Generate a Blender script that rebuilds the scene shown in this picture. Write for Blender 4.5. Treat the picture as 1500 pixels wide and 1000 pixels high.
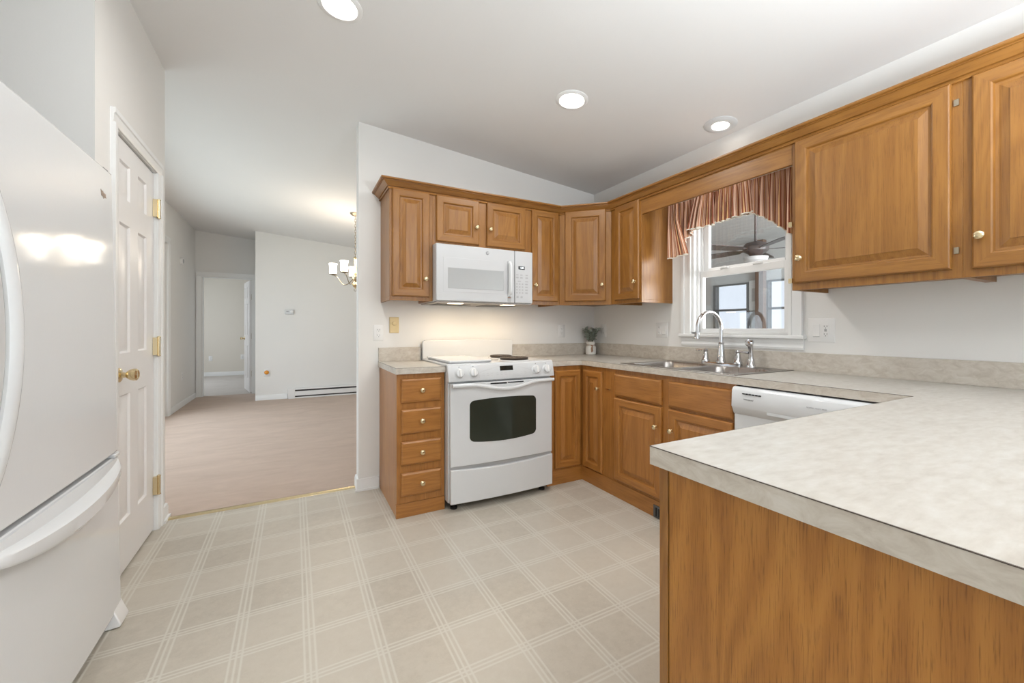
import bpy, math, random
from mathutils import Vector, Euler, Matrix
random.seed(7)
SC = bpy.context.scene
COL = SC.collection
for o in list(bpy.data.objects):
    bpy.data.objects.remove(o)

# ---------------------------------------------------------------- camera
cam_d = bpy.data.cameras.new('camera')
cam = bpy.data.objects.new('camera', cam_d); COL.objects.link(cam)
cam_d.sensor_width = 36.0
cam_d.lens = 605.775 / 1500 * 36.0
cam_d.shift_x = -13.2 / 1500
cam_d.shift_y = -18.74 / 1500
cam_d.clip_start = 0.02
cam.location = (-2.514, -3.136, 1.152)
cam.rotation_euler = (math.radians(90), 0.0, math.radians(-28.702))
SC.camera = cam

# ---------------------------------------------------------------- world, exposure
SC.view_settings.view_transform = 'Standard'
SC.view_settings.look = 'None'
SC.view_settings.gamma = 1.0
SC.view_settings.use_curve_mapping = False
SC.view_settings.exposure = 0.19
wd = bpy.data.worlds.new('overcast_sky'); SC.world = wd; wd.use_nodes = True
wd.node_tree.nodes['Background'].inputs['Color'].default_value = (0.86, 0.88, 1.0, 1)
wd.node_tree.nodes['Background'].inputs['Strength'].default_value = 1.15

def area(name, loc, rot, sx, sy, watts, color, shape='RECTANGLE', spread=math.pi):
    d = bpy.data.lights.new(name, 'AREA'); d.shape = shape; d.size = sx; d.size_y = sy
    d.energy = watts; d.color = color; d.spread = spread
    o = bpy.data.objects.new(name, d); COL.objects.link(o)
    o.location = loc; o.rotation_euler = rot
    return o
R90 = math.pi / 2
DAY = (0.82, 0.91, 1.0)
# daylight through the glazed patio door of the living room; added fills follow
area('daylight_patio_door', (-4.20, 2.15, 1.15), (0, -R90, 0), 2.2, 3.2, 58, DAY)
area('front_window_fill', (-1.75, -5.45, 1.35), (R90, 0, 0), 2.5, 1.6, 24, DAY)  # added fill, placed at a made-up window behind the camera
area('bedroom_fill', (-5.65, 7.4, 1.4), (0, -R90, 0), 1.3, 1.3, 34, DAY)  # added fill for the bedroom, placed at an unseen invented opening
area('sunroom_fill', (1.8, -3.38, 1.2), (R90, 0, 0), 3.0, 2.0, 250, (0.98, 0.98, 1.0))  # added fill to brighten the sunroom; the end wall has no opening
# added area light behind the camera, aimed up to brighten the ceiling
area('ceiling_fill', (-1.45, -3.75, 1.45), (math.pi, 0, 0), 0.5, 0.5, 98, (0.87, 0.935, 1.0))

# ---------------------------------------------------------------- materials
class NT:
    def __init__(s, name):
        s.m = bpy.data.materials.new(name); s.m.use_nodes = True
        s.t = s.m.node_tree; s.b = s.t.nodes['Principled BSDF']; s.out = s.t.nodes['Material Output']
    def n(s, typ, **kw):
        nd = s.t.nodes.new(typ)
        for k, v in kw.items():
            if k.startswith('i_'):
                key = k[2:]; key = int(key) if key.isdigit() else key.replace('_', ' ')
                if isinstance(v, bpy.types.NodeSocket): s.t.links.new(v, nd.inputs[key])
                else: nd.inputs[key].default_value = v
            else: setattr(nd, k, v)
        return nd
    def link(s, a, b): s.t.links.new(a, b)
    def math(s, op, a, b=None, c=None):
        nd = s.t.nodes.new('ShaderNodeMath'); nd.operation = op
        for i, v in enumerate((a, b, c)):
            if v is None: continue
            if isinstance(v, bpy.types.NodeSocket): s.t.links.new(v, nd.inputs[i])
            else: nd.inputs[i].default_value = v
        return nd.outputs[0]
    def mix(s, f, a, b):
        nd = s.t.nodes.new('ShaderNodeMix'); nd.data_type = 'RGBA'
        for i, v in ((0, f), (6, a), (7, b)):
            if isinstance(v, bpy.types.NodeSocket): s.t.links.new(v, nd.inputs[i])
            else: nd.inputs[i].default_value = v if i == 0 else (*v, 1)
        return nd.outputs[2]
    def ramp(s, f, pts):
        nd = s.t.nodes.new('ShaderNodeValToRGB'); el = nd.color_ramp.elements
        while len(el) < len(pts): el.new(0.5)
        for e, (p, c) in zip(el, pts): e.position = p; e.color = (*c, 1)
        s.t.links.new(f, nd.inputs[0]); return nd.outputs[0]
    def noise(s, vec, scale, detail=3, rough=0.5, dist=0.0):
        nd = s.n('ShaderNodeTexNoise'); nd.inputs['Scale'].default_value = scale
        nd.inputs['Detail'].default_value = detail; nd.inputs['Roughness'].default_value = rough
        nd.inputs['Distortion'].default_value = dist
        if vec is not None: s.link(vec, nd.inputs['Vector'])
        return nd.outputs[0]
    def mapping(s, vec, scale=(1, 1, 1), loc=(0, 0, 0)):
        nd = s.n('ShaderNodeMapping'); nd.inputs['Scale'].default_value = scale; nd.inputs['Location'].default_value = loc
        s.link(vec, nd.inputs['Vector']); return nd.outputs[0]
    def bump(s, h, strength, dist=0.01):
        nd = s.n('ShaderNodeBump'); nd.inputs['Strength'].default_value = strength; nd.inputs['Distance'].default_value = dist
        s.link(h, nd.inputs['Height']); s.link(nd.outputs[0], s.b.inputs['Normal'])
    def color(s, c):
        if isinstance(c, bpy.types.NodeSocket): s.link(c, s.b.inputs['Base Color'])
        else: s.b.inputs['Base Color'].default_value = (*c, 1)
    def set(s, **kw):
        for k, v in kw.items():
            key = k.replace('_', ' ')
            if isinstance(v, bpy.types.NodeSocket): s.link(v, s.b.inputs[key])
            else: s.b.inputs[key].default_value = v
        return s

def lin(r, g, b):
    f = lambda c: (c / 255 / 12.92) if c / 255 <= 0.04045 else ((c / 255 + 0.055) / 1.055) ** 2.4
    return (f(r), f(g), f(b))
M = {}
def plain(key, c, rough=0.5, metal=0.0, var=0.03, nscale=12, **kw):
    t = NT(key); tc = t.n('ShaderNodeTexCoord').outputs['Object']
    n = t.noise(tc, nscale, 3)
    lo = tuple(max(0, x * (1 - var)) for x in c); hi = tuple(min(1, x * (1 + var)) for x in c)
    t.color(t.mix(n, lo, hi)); t.set(Roughness=rough, Metallic=metal, **kw)
    M[key] = t.m; return t
def painted(key, c, bump=0.08):
    t = plain(key, c, 0.75, var=0.012, nscale=3)
    tc = t.n('ShaderNodeTexCoord').outputs['Object']
    t.bump(t.noise(tc, 180, 2), bump, 0.002); t.set(**{'Specular_IOR_Level': 0.25})
painted('wall_paint', (0.80, 0.785, 0.755))
painted('ceiling_paint', (0.79, 0.78, 0.765), 0.12)
painted('tan_wall_paint', (0.74, 0.69, 0.61))
plain('white_trim', (0.83, 0.83, 0.815), 0.35, var=0.01)
plain('door_white', (0.82, 0.80, 0.785), 0.32, var=0.01)
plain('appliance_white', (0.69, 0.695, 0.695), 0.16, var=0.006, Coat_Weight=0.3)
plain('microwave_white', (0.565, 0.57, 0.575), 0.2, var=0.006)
t = plain('fridge_white', (0.72, 0.725, 0.725), 0.09, var=0.006)
t.bump(t.noise(t.n('ShaderNodeTexCoord').outputs['Object'], 160, 2), 0.045, 0.002)
plain('plastic_white', (0.82, 0.81, 0.79), 0.35, var=0.01)
plain('plastic_grey', (0.42, 0.42, 0.42), 0.4)
plain('light_grey', (0.66, 0.67, 0.67), 0.35)
plain('microwave_window', (0.42, 0.43, 0.43), 0.2)
plain('ivory', (0.74, 0.58, 0.31), 0.4)
plain('black', (0.012, 0.012, 0.012), 0.45)
plain('dark_grey', (0.08, 0.08, 0.08), 0.5)
plain('shadow_gap', (0.05, 0.04, 0.035), 0.7)
plain('brass', (0.74, 0.61, 0.38), 0.2, 1.0)
plain('antique_metal', (0.42, 0.36, 0.27), 0.35, 1.0)
plain('chrome', (0.62, 0.62, 0.63), 0.08, 1.0)
plain('coil_iron', (0.055, 0.04, 0.03), 0.5, 0.3)
plain('vent_metal', (0.30, 0.27, 0.24), 0.4, 0.6)
plain('seam_brown', (0.07, 0.05, 0.04), 0.6)
plain('amber', (0.75, 0.30, 0.03), 0.25)
plain('ceramic', (0.80, 0.78, 0.73), 0.3)
plain('ribbon', (0.36, 0.22, 0.14), 0.8)
plain('leaf_green', (0.42, 0.47, 0.40), 0.6, var=0.35, nscale=40)
plain('stem_green', (0.10, 0.10, 0.06), 0.7)
plain('trim_cream', (0.80, 0.76, 0.66), 0.8)
plain('sunroom_plank', (0.40, 0.405, 0.40), 0.6, var=0.1, nscale=6)
plain('sunroom_brown', (0.12, 0.08, 0.06), 0.6)
plain('sunroom_floor', (0.30, 0.27, 0.24), 0.6, var=0.1)
plain('fan_dark', (0.055, 0.045, 0.045), 0.35)
plain('oven_glass', (0.030, 0.036, 0.027), 0.10)
plain('display_black', (0.004, 0.008, 0.007), 0.1)
plain('print_grey', (0.30, 0.30, 0.31), 0.5)
plain('print_light', (0.40, 0.40, 0.40), 0.5)
plain('print_faint', (0.56, 0.56, 0.56), 0.4)
plain('residue', (0.36, 0.28, 0.22), 0.8, var=0.3, nscale=90)
plain('lawn', (0.16, 0.22, 0.09), 0.9, var=0.3)

t = NT('steel'); tc = t.n('ShaderNodeTexCoord').outputs['Object']
n = t.noise(t.mapping(tc, (6, 260, 6)), 1.0, 2)
t.color((0.36, 0.335, 0.315)); t.set(Metallic=1.0, Roughness=t.math('MULTIPLY_ADD', n, 0.15, 0.22)); M['steel'] = t.m

def emit(key, c, s):
    t = NT(key); t.set(Emission_Strength=s); t.b.inputs['Emission Color'].default_value = (*c, 1); t.color((0.9, 0.9, 0.9))
    M[key] = t.m
emit('lamp_glow', (1.0, 0.95, 0.88), 9.0)
emit('shade_glow', (1.0, 0.90, 0.76), 7.0)
emit('hood_lamp', (1.0, 0.80, 0.52), 4.0)
emit('display_digits', (0.85, 0.95, 1.0), 1.6)

def wood(key, axis, light, mid, dark, pore, wr=0.30, ws=0.42, wf=0.28, k=1.0, k3=1.0, rough=0.36):
    t = NT(key); tc = t.n('ShaderNodeTexCoord').outputs['Object']
    rnd = t.n('ShaderNodeObjectInfo').outputs['Random']
    off = t.n('ShaderNodeCombineXYZ', i_0=t.math('MULTIPLY', rnd, 9.0), i_1=t.math('MULTIPLY', rnd, 5.0), i_2=t.math('MULTIPLY', rnd, 3.0)).outputs[0]
    v = t.n('ShaderNodeVectorMath', operation='ADD', i_0=tc, i_1=off).outputs[0]
    if axis == 'z': s1, s2, s3 = (5, 5, 0.55), (260, 260, 10), (55, 55, 1.8)
    else: s1, s2, s3 = (0.55, 0.55, 5), (10, 10, 260), (1.8, 1.8, 55)
    s2 = tuple(x * k for x in s2); s3 = tuple(x * k3 for x in s3)
    broad = t.noise(t.mapping(v, s1), 1.0, 2, 0.5, 0.4)
    rings = t.math('MULTIPLY_ADD', t.math('SINE', t.math('MULTIPLY', broad, 85.0)), 0.5, 0.5)
    wide = t.noise(t.mapping(v, tuple(x * 1.6 for x in s1)), 1.0, 2)
    streak = t.noise(t.mapping(v, s3), 1.0, 4, 0.65)
    fine = t.noise(t.mapping(v, s2), 1.0, 3, 0.65)
    f = t.math('ADD', t.math('ADD', t.math('MULTIPLY', rings, wr * 0.5), t.math('MULTIPLY', streak, ws)), t.math('ADD', t.math('MULTIPLY', fine, wf), t.math('MULTIPLY', wide, wr * 0.5)))
    c = t.ramp(f, [(0.30, dark), (0.50, mid), (0.70, light)])
    p = t.ramp(fine, [(0.33, (0, 0, 0)), (0.46, (1, 1, 1))])
    c = t.mix(t.math('MULTIPLY', t.math('SUBTRACT', 1.0, p), pore), c, tuple(x * 0.5 for x in dark))
    t.color(c); t.set(Roughness=rough, Coat_Weight=0.12, Coat_Roughness=0.3)
    t.bump(fine, 0.04, 0.001); M[key] = t.m
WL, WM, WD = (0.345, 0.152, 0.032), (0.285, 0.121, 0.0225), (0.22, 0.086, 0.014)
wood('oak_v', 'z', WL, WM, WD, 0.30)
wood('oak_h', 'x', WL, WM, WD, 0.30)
DL, DM, DD = (0.445, 0.192, 0.044), (0.375, 0.153, 0.032), (0.295, 0.112, 0.021)
wood('base_oak_v', 'z', DL, DM, DD, 0.30)
wood('base_oak_h', 'x', DL, DM, DD, 0.30)
wood('panel_oak', 'z', (0.47, 0.205, 0.037), (0.41, 0.168, 0.027), (0.31, 0.115, 0.016), 0.62, 0.46, 0.24, 0.30, 1.7, 2.8)

t = NT('laminate'); tc = t.n('ShaderNodeTexCoord').outputs['Object']
a = t.noise(t.mapping(tc, (9, 20, 20)), 1.5, 6, 0.68, 0.5); b = t.noise(t.mapping(tc, (22, 60, 60)), 1.0, 4, 0.6)
f = t.math('ADD', t.math('MULTIPLY', a, 0.5), t.math('MULTIPLY', b, 0.5))
t.color(t.ramp(f, [(0.34, (0.415, 0.384, 0.336)), (0.50, (0.488, 0.460, 0.412)), (0.66, (0.545, 0.527, 0.488))]))
t.set(Roughness=0.33); M['laminate'] = t.m
t = NT('laminate_edge'); tc = t.n('ShaderNodeTexCoord').outputs['Object']
a = t.noise(t.mapping(tc, (9, 9, 16)), 2.4, 5, 0.66, 0.8)
t.color(t.ramp(a, [(0.32, (0.47, 0.41, 0.34)), (0.52, (0.565, 0.51, 0.435)), (0.70, (0.63, 0.585, 0.52))]))
t.set(Roughness=0.35); M['laminate_edge'] = t.m

# vinyl sheet floor: 9 inch squares parted by triple and double pale lines
t = NT('vinyl_tile'); tc = t.n('ShaderNodeTexCoord').outputs['Object']
sp = t.n('ShaderNodeSeparateXYZ', i_0=tc)
P = 0.2283
def cell(sock, off):
    q = t.math('DIVIDE', t.math('SUBTRACT', sock, off), P)
    fr = t.math('SUBTRACT', t.math('FRACT', t.math('ADD', q, 0.5)), 0.5)
    return t.math('MULTIPLY', t.math('ABSOLUTE', fr), P), t.math('FLOOR', q)
dx, cx_ = cell(sp.outputs[0], -2.014 + 0.0)
dy, cy_ = cell(sp.outputs[1], -1.270)
def line(d, pos, hw):
    e = t.math('ABSOLUTE', t.math('SUBTRACT', d, pos))
    return t.math('SUBTRACT', 1.0, t.math('SMOOTH_MIN', t.math('DIVIDE', e, hw), 1.0, 0.3))
lx = t.math('MAXIMUM', line(dx, 0.0, 0.0052), line(dx, 0.0175, 0.0052))
ly = t.math('MAXIMUM', line(dy, 0.0, 0.0052), line(dy, 0.0165, 0.0052))
ln = t.math('MAXIMUM', lx, ly)
ln = t.math('MINIMUM', t.math('MULTIPLY', ln, 1.6), 1.0)
wn = t.n('ShaderNodeTexWhiteNoise', noise_dimensions='2D')
t.link(t.n('ShaderNodeCombineXYZ', i_0=cx_, i_1=cy_).outputs[0], wn.inputs['Vector'])
mot = t.noise(tc, 26, 5, 0.65); spk = t.noise(tc, 240, 2, 0.6); big = t.noise(tc, 1.7, 2)
f = t.math('ADD', t.math('ADD', t.math('MULTIPLY', mot, 0.5), t.math('MULTIPLY', spk, 0.2)), t.math('MULTIPLY', wn.outputs[0], 0.28))
base = t.ramp(f, [(0.25, (0.430, 0.382, 0.312)), (0.50, (0.515, 0.464, 0.386)), (0.75, (0.555, 0.507, 0.43))])
t.color(t.mix(t.math('MULTIPLY', ln, 0.85), base, (0.605, 0.573, 0.50)))
t.set(Roughness=t.math('MULTIPLY_ADD', mot, 0.12, 0.27))
t.bump(t.math('ADD', t.math('MULTIPLY', spk, 0.7), t.math('MULTIPLY', ln, 0.5)), 0.12, 0.002); M['vinyl_tile'] = t.m

def carpet(key, lo, hi):
    t = NT(key); tc = t.n('ShaderNodeTexCoord').outputs['Object']
    a = t.noise(t.mapping(tc, (1.1, 3.0, 1)), 1.6, 6, 0.66, 1.0); b = t.noise(tc, 420, 2, 0.7)
    f = t.math('ADD', t.math('MULTIPLY', a, 0.6), t.math('MULTIPLY', b, 0.4))
    t.color(t.ramp(f, [(0.3, lo), (0.7, hi)])); t.set(Roughness=1.0, Specular_IOR_Level=0.05, Sheen_Weight=0.2)
    t.bump(b, 0.6, 0.004); M[key] = t.m
carpet('pink_carpet', (0.44, 0.325, 0.25), (0.60, 0.46, 0.365))
carpet('grey_carpet', (0.50, 0.455, 0.41), (0.64, 0.595, 0.55))

t = NT('striped_cloth'); uv = t.n('ShaderNodeUVMap').outputs[0]
u_ = t.n('ShaderNodeSeparateXYZ', i_0=uv).outputs[0]
fr = t.math('FRACT', u_)
rp = t.n('ShaderNodeValToRGB'); t.link(fr, rp.inputs[0]); rp.color_ramp.interpolation = 'CONSTANT'
seq = [(0.0, (0.27, 0.072, 0.030)), (0.22, (0.68, 0.42, 0.20)), (0.36, (0.27, 0.072, 0.030)), (0.54, (0.76, 0.52, 0.38)), (0.70, (0.46, 0.17, 0.08)), (0.78, (0.76, 0.52, 0.38))]
el = rp.color_ramp.elements
while len(el) < len(seq): el.new(0.5)
for e, (p, c) in zip(el, seq): e.position = p; e.color = (*c, 1)
t.color(rp.outputs[0]); t.set(Roughness=0.85, Sheen_Weight=0.1); M['striped_cloth'] = t.m

t = NT('pane_glass')
g = t.n('ShaderNodeBsdfGlossy'); g.inputs['Roughness'].default_value = 0.0; g.inputs['Color'].default_value = (1, 1, 1, 1)
tr = t.n('ShaderNodeBsdfTransparent'); tr.inputs['Color'].default_value = (0.93, 0.95, 0.95, 1)
ge = t.n('ShaderNodeNewGeometry')
dt = t.n('ShaderNodeVectorMath', operation='DOT_PRODUCT', i_0=ge.outputs['Normal'], i_1=ge.outputs['Incoming']).outputs['Value']
fac = t.math('MULTIPLY_ADD', t.math('POWER', t.math('SUBTRACT', 1.0, t.math('ABSOLUTE', dt)), 5.0), 0.95, 0.045)
mx = t.n('ShaderNodeMixShader'); t.link(fac, mx.inputs[0]); t.link(tr.outputs[0], mx.inputs[1]); t.link(g.outputs[0], mx.inputs[2])
t.link(mx.outputs[0], t.out.inputs['Surface']); M['pane_glass'] = t.m

# ---------------------------------------------------------------- mesh helpers
Z = Vector((0, 0, 1))
class MB:
    def __init__(s): s.v = []; s.f = []; s.mi = []; s.uv = None
    def add(s, vs, fs, mi=0):
        b = len(s.v); s.v += [tuple(p) for p in vs]
        for f in fs: s.f.append([b + i for i in f]); s.mi.append(mi)
        return s
    def box(s, x0, x1, y0, y1, z0, z1, mi=0):
        x0, x1 = min(x0, x1), max(x0, x1); y0, y1 = min(y0, y1), max(y0, y1); z0, z1 = min(z0, z1), max(z0, z1)
        return s.add([(x0, y0, z0), (x1, y0, z0), (x1, y1, z0), (x0, y1, z0), (x0, y0, z1), (x1, y0, z1), (x1, y1, z1), (x0, y1, z1)],
                     [(3, 2, 1, 0), (4, 5, 6, 7), (0, 1, 5, 4), (1, 2, 6, 5), (2, 3, 7, 6), (3, 0, 4, 7)], mi)
    def obox(s, o, u, n, a0, a1, d0, d1, b0, b1, mi=0):
        P = lambda a, d, b: Vector(o) + Vector(u) * a + Vector(n) * d + Z * b
        return s.add([P(a0, d0, b0), P(a1, d0, b0), P(a1, d1, b0), P(a0, d1, b0), P(a0, d0, b1), P(a1, d0, b1), P(a1, d1, b1), P(a0, d1, b1)],
                     [(3, 2, 1, 0), (4, 5, 6, 7), (0, 1, 5, 4), (1, 2, 6, 5), (2, 3, 7, 6), (3, 0, 4, 7)], mi)
    def loft(s, loops, cap0=True, cap1=True, closed=True, mi=0):
        n = len(loops[0]); b = len(s.v)
        for L in loops: s.v += [tuple(p) for p in L]
        for k in range(len(loops) - 1):
            for i in range(n if closed else n - 1):
                j = (i + 1) % n
                s.f.append([b + k * n + i, b + k * n + j, b + (k + 1) * n + j, b + (k + 1) * n + i]); s.mi.append(mi)
        if cap0: s.f.append([b + i for i in reversed(range(n))]); s.mi.append(mi)
        if cap1: s.f.append([b + (len(loops) - 1) * n + i for i in range(n)]); s.mi.append(mi)
        return s
    def prism(s, poly, axis, a0, a1, mi=0):
        def P(p, a):
            return (a, p[0], p[1]) if axis == 'x' else (p[0], a, p[1]) if axis == 'y' else (p[0], p[1], a)
        return s.loft([[P(p, a0) for p in poly], [P(p, a1) for p in poly]], mi=mi)
    def lathe(s, prof, base, axis=(0, 0, 1), n=20, mi=0, cap=True):
        ax = Vector(axis).normalized(); t = Vector((1, 0, 0)) if abs(ax.x) < 0.8 else Vector((0, 1, 0))
        e1 = ax.cross(t).normalized(); e2 = ax.cross(e1); B = Vector(base)
        loops = [[B + ax * h + (e1 * math.cos(2 * math.pi * i / n) + e2 * math.sin(2 * math.pi * i / n)) * r for i in range(n)] for r, h in prof]
        return s.loft(loops, cap, cap, mi=mi)
    def cyl(s, p0, p1, r, n=16, mi=0, r1=None):
        d = Vector(p1) - Vector(p0)
        return s.lathe([(r, 0), (r if r1 is None else r1, d.length)], p0, d, n, mi)
    def tube(s, pts, r, n=10, mi=0, closed=False):
        pts = [Vector(p) for p in pts]; N = len(pts)
        rr = r if isinstance(r, (list, tuple)) else [r] * N
        loops = []; prev = None
        for i, p in enumerate(pts):
            a = pts[i - 1] if i > 0 else (pts[-1] if closed else p); b = pts[i + 1] if i < N - 1 else (pts[0] if closed else p)
            d = (b - a).normalized()
            if prev is None:
                t = Z if abs(d.z) < 0.9 else Vector((1, 0, 0)); e1 = d.cross(t).normalized()
            else:
                e1 = (prev - d * prev.dot(d)).normalized()
            prev = e1; e2 = d.cross(e1)
            loops.append([p + (e1 * math.cos(2 * math.pi * k / n) + e2 * math.sin(2 * math.pi * k / n)) * rr[i] for k in range(n)])
        if closed: loops.append(loops[0])
        return s.loft(loops, not closed, not closed, mi=mi)
    def ball(s, c, r, n=14, m=8, sc=(1, 1, 1), mi=0):
        loops = []
        for k in range(m + 1):
            th = math.pi * (0.02 + 0.96 * k / m)
            loops.append([(c[0] + sc[0] * r * math.sin(th) * math.cos(2 * math.pi * i / n), c[1] + sc[1] * r * math.sin(th) * math.sin(2 * math.pi * i / n), c[2] - sc[2] * r * math.cos(th)) for i in range(n)])
        return s.loft(loops, mi=mi)
    def rings(s, o, u, n, w, h, rings, hm=None, mi=0, back=True):
        """nested rectangles (inset, height off the plane): a panel with a moulded face; hm = how many outer rings carry cross grain top and bottom"""
        o, u, n = Vector(o), Vector(u), Vector(n); L = []
        for ins, d in rings:
            L.append([o + u * a + Z * b + n * d for a, b in ((ins, ins), (w - ins, ins), (w - ins, h - ins), (ins, h - ins))])
        b = len(s.v)
        for q in L: s.v += [tuple(p) for p in q]
        for k in range(len(L) - 1):
            for i in range(4):
                j = (i + 1) % 4
                s.f.append([b + 4 * k + i, b + 4 * k + j, b + 4 * k + 4 + j, b + 4 * k + 4 + i])
                s.mi.append(1 if hm and k < hm and i in (0, 2) else mi)
        e = b + 4 * (len(L) - 1)
        s.f.append([e, e + 1, e + 2, e + 3]); s.mi.append(mi)
        if back: s.f.append([b + 3, b + 2, b + 1, b]); s.mi.append(mi)
        return s

WORLD = {}
def wloc(o): return WORLD.get(o.name, Vector((0, 0, 0)))
def obj(name, mb, mat, parent=None, bevel=0, seg=2, smooth=True, angle=38, solid=0):
    pts = [Vector(p) for p in mb.v]
    lo = Vector([min(p[i] for p in pts) for i in range(3)]); hi = Vector([max(p[i] for p in pts) for i in range(3)])
    c = Vector(((lo.x + hi.x) / 2, (lo.y + hi.y) / 2, lo.z if parent is None else (lo.z + hi.z) / 2))
    me = bpy.data.meshes.new(name)
    me.from_pydata([p - c for p in pts], [], mb.f)
    mats = mat if isinstance(mat, (list, tuple)) else [mat]
    for m in mats: me.materials.append(M[m])
    me.polygons.foreach_set('material_index', mb.mi)
    if mb.uv is not None:
        l = me.uv_layers.new(name='UVMap')
        for lp in me.loops: l.data[lp.index].uv = mb.uv[lp.vertex_index]
    me.validate(); me.update()
    import bmesh
    bm = bmesh.new(); bm.from_mesh(me); bmesh.ops.recalc_face_normals(bm, faces=bm.faces); bm.to_mesh(me); bm.free()
    if smooth:
        me.polygons.foreach_set('use_smooth', [True] * len(me.polygons))
        me.set_sharp_from_angle(angle=math.radians(angle))
    o = bpy.data.objects.new(name, me); COL.objects.link(o)
    if parent is not None:
        o.parent = parent; o.location = c - wloc(parent)
    else: o.location = c
    WORLD[o.name] = c
    if bevel:
        b = o.modifiers.new('edge', 'BEVEL'); b.width = bevel; b.segments = seg; b.limit_method = 'ANGLE'; b.angle_limit = math.radians(40)
        b.harden_normals = False
    if solid:
        q = o.modifiers.new('thickness', 'SOLIDIFY'); q.thickness = solid; q.offset = 0
    return o
def tag(o, label=None, cat=None, group=None, kind=None):
    if label: o['label'] = label
    if cat: o['category'] = cat
    if group: o['group'] = group
    if kind: o['kind'] = kind
    return o
def thing(name, label, cat, loc, group=None, kind=None):
    o = bpy.data.objects.new(name, None); COL.objects.link(o); o.location = loc; o.empty_display_size = 0.1
    WORLD[o.name] = Vector(loc)
    return tag(o, label, cat, group, kind)
def struct(name, mb, mat, label, cat, **kw):
    return tag(obj(name, mb, mat, **kw), label, cat, None, 'structure')
def copy_tree(o, parent=None):
    c = o.copy(); COL.objects.link(c)
    if parent is not None: c.parent = parent
    for ch in list(o.children): copy_tree(ch, c)
    return c
def text(name, body, loc, rot, size, mat, parent, shear=0.0, align='CENTER'):
    cu = bpy.data.curves.new(name, 'FONT'); cu.body = body; cu.size = size; cu.align_x = align; cu.align_y = 'CENTER'
    cu.shear = shear; cu.extrude = 0.0003; cu.materials.append(M[mat])
    tmp = bpy.data.objects.new(name + '_outline', cu)
    me = bpy.data.meshes.new_from_object(tmp); bpy.data.objects.remove(tmp); bpy.data.curves.remove(cu)
    if not me.materials: me.materials.append(M[mat])
    o = bpy.data.objects.new(name, me); COL.objects.link(o)
    o.parent = parent; o.location = Vector(loc) - wloc(parent); o.rotation_euler = rot
    return o
U_B, N_B = Vector((1, 0, 0)), Vector((0, -1, 0))       # back wall fronts, looking at them left to right
U_R, N_R = Vector((0, -1, 0)), Vector((-1, 0, 0))      # right wall fronts
def P3(o, u, n, a, d, b): return Vector(o) + Vector(u) * a + Vector(n) * d + Z * b
def ceil_z(x): return 2.432 - 0.0917 * x

# ---------------------------------------------------------------- the setting
struct('floor', MB().box(-4.1, 0.0, -5.3, 0.075, -0.06, 0.0), 'vinyl_tile', 'beige vinyl kitchen floor with pale line squares', 'floor')
struct('floor_dining', MB().box(-4.1, 0.0, 0.075, 5.6, -0.06, 0.004), 'pink_carpet', 'pinkish beige carpet of the dining room beyond the kitchen', 'carpet')
struct('floor_bedroom', MB().box(-5.5, -1.6, 5.6, 9.3, -0.06, 0.004), 'grey_carpet', 'pale grey carpet seen through the far doorway', 'carpet')
cl = [(-4.2, ceil_z(-4.2)), (0.12, ceil_z(0.12)), (0.12, ceil_z(0.12) + 0.1), (-4.2, ceil_z(-4.2) + 0.1)]
struct('ceiling', MB().prism(cl, 'y', -5.4, 5.66), 'ceiling_paint', 'white sloping ceiling over kitchen and dining room', 'ceiling')
struct('ceiling_bedroom', MB().box(-5.6, -1.5, 5.66, 9.4, 2.44, 2.54), 'ceiling_paint', 'flat ceiling of the bedroom through the far doorway', 'ceiling')

def sloped(mb, x0, x1, y0, y1, z0=0.0):
    return mb.prism([(x0, z0), (x1, z0), (x1, ceil_z(x1) + 0.02), (x0, ceil_z(x0) + 0.02)], 'y', y0, y1)
struct('wall_back', sloped(MB(), -2.115, 0.0, 0.0, 0.11), 'wall_paint', 'white kitchen wall behind the range', 'wall')
# right wall with the window opening
WY0, WY1, WZ0, WZ1 = -1.785, -1.105, 1.115, 2.06
mb = MB(); H = ceil_z(0) + 0.02
mb.box(0, 0.12, WY1, 4.8, 0, H); mb.box(0, 0.12, -5.4, WY0, 0, H); mb.box(0, 0.12, WY0, WY1, 0, WZ0); mb.box(0, 0.12, WY0, WY1, WZ1, H)
struct('wall_right', mb, 'wall_paint', 'white kitchen wall with the sink window', 'wall')
# pantry closet walls
PX = -3.208
mb = MB()
DY0, DY1, DZ = -0.672, -0.052, 2.045
mb.box(PX - 0.11, PX, -0.888, DY0, 0, ceil_z(PX)); mb.box(PX - 0.11, PX, DY1, 0.12, 0, ceil_z(PX)); mb.box(PX - 0.11, PX, DY0, DY1, DZ, ceil_z(PX))
mb.box(-3.972, PX - 0.11, -0.888, -0.778, 0, ceil_z(PX)); mb.box(-3.972, PX - 0.11, 0.01, 0.12, 0, ceil_z(PX))
struct('wall_pantry', mb, 'wall_paint', 'white pantry closet wall with the six panel door', 'wall')
mb = MB(); HL = ceil_z(-3.972) + 0.01
mb.box(-4.09, -3.972, -5.4, 0.45, 0, HL); mb.box(-4.09, -3.972, 3.83, 5.66, 0, HL); mb.box(-4.09, -3.972, 0.45, 3.83, 2.27, HL)
mb.box(-3.972, -3.20, -1.93, -1.82, 0, ceil_z(-3.20))  # unseen return beside the fridge, added to keep light off the recess
struct('wall_left', mb, 'wall_paint', 'white wall along the left of the dining room and fridge recess, with an added shading return', 'wall')
struct('wall_dining_far', sloped(MB(), -3.063, 0.0, 4.68, 4.80), 'wall_paint', 'white far dining wall with thermostat and heater', 'wall')
mb = sloped(MB(), -3.063, -2.95, 4.80, 5.55)
struct('wall_hall_right', mb, 'wall_paint', 'right side wall of the recess before the bedroom door', 'wall')
mb = MB(); HF = ceil_z(-3.063)
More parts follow.
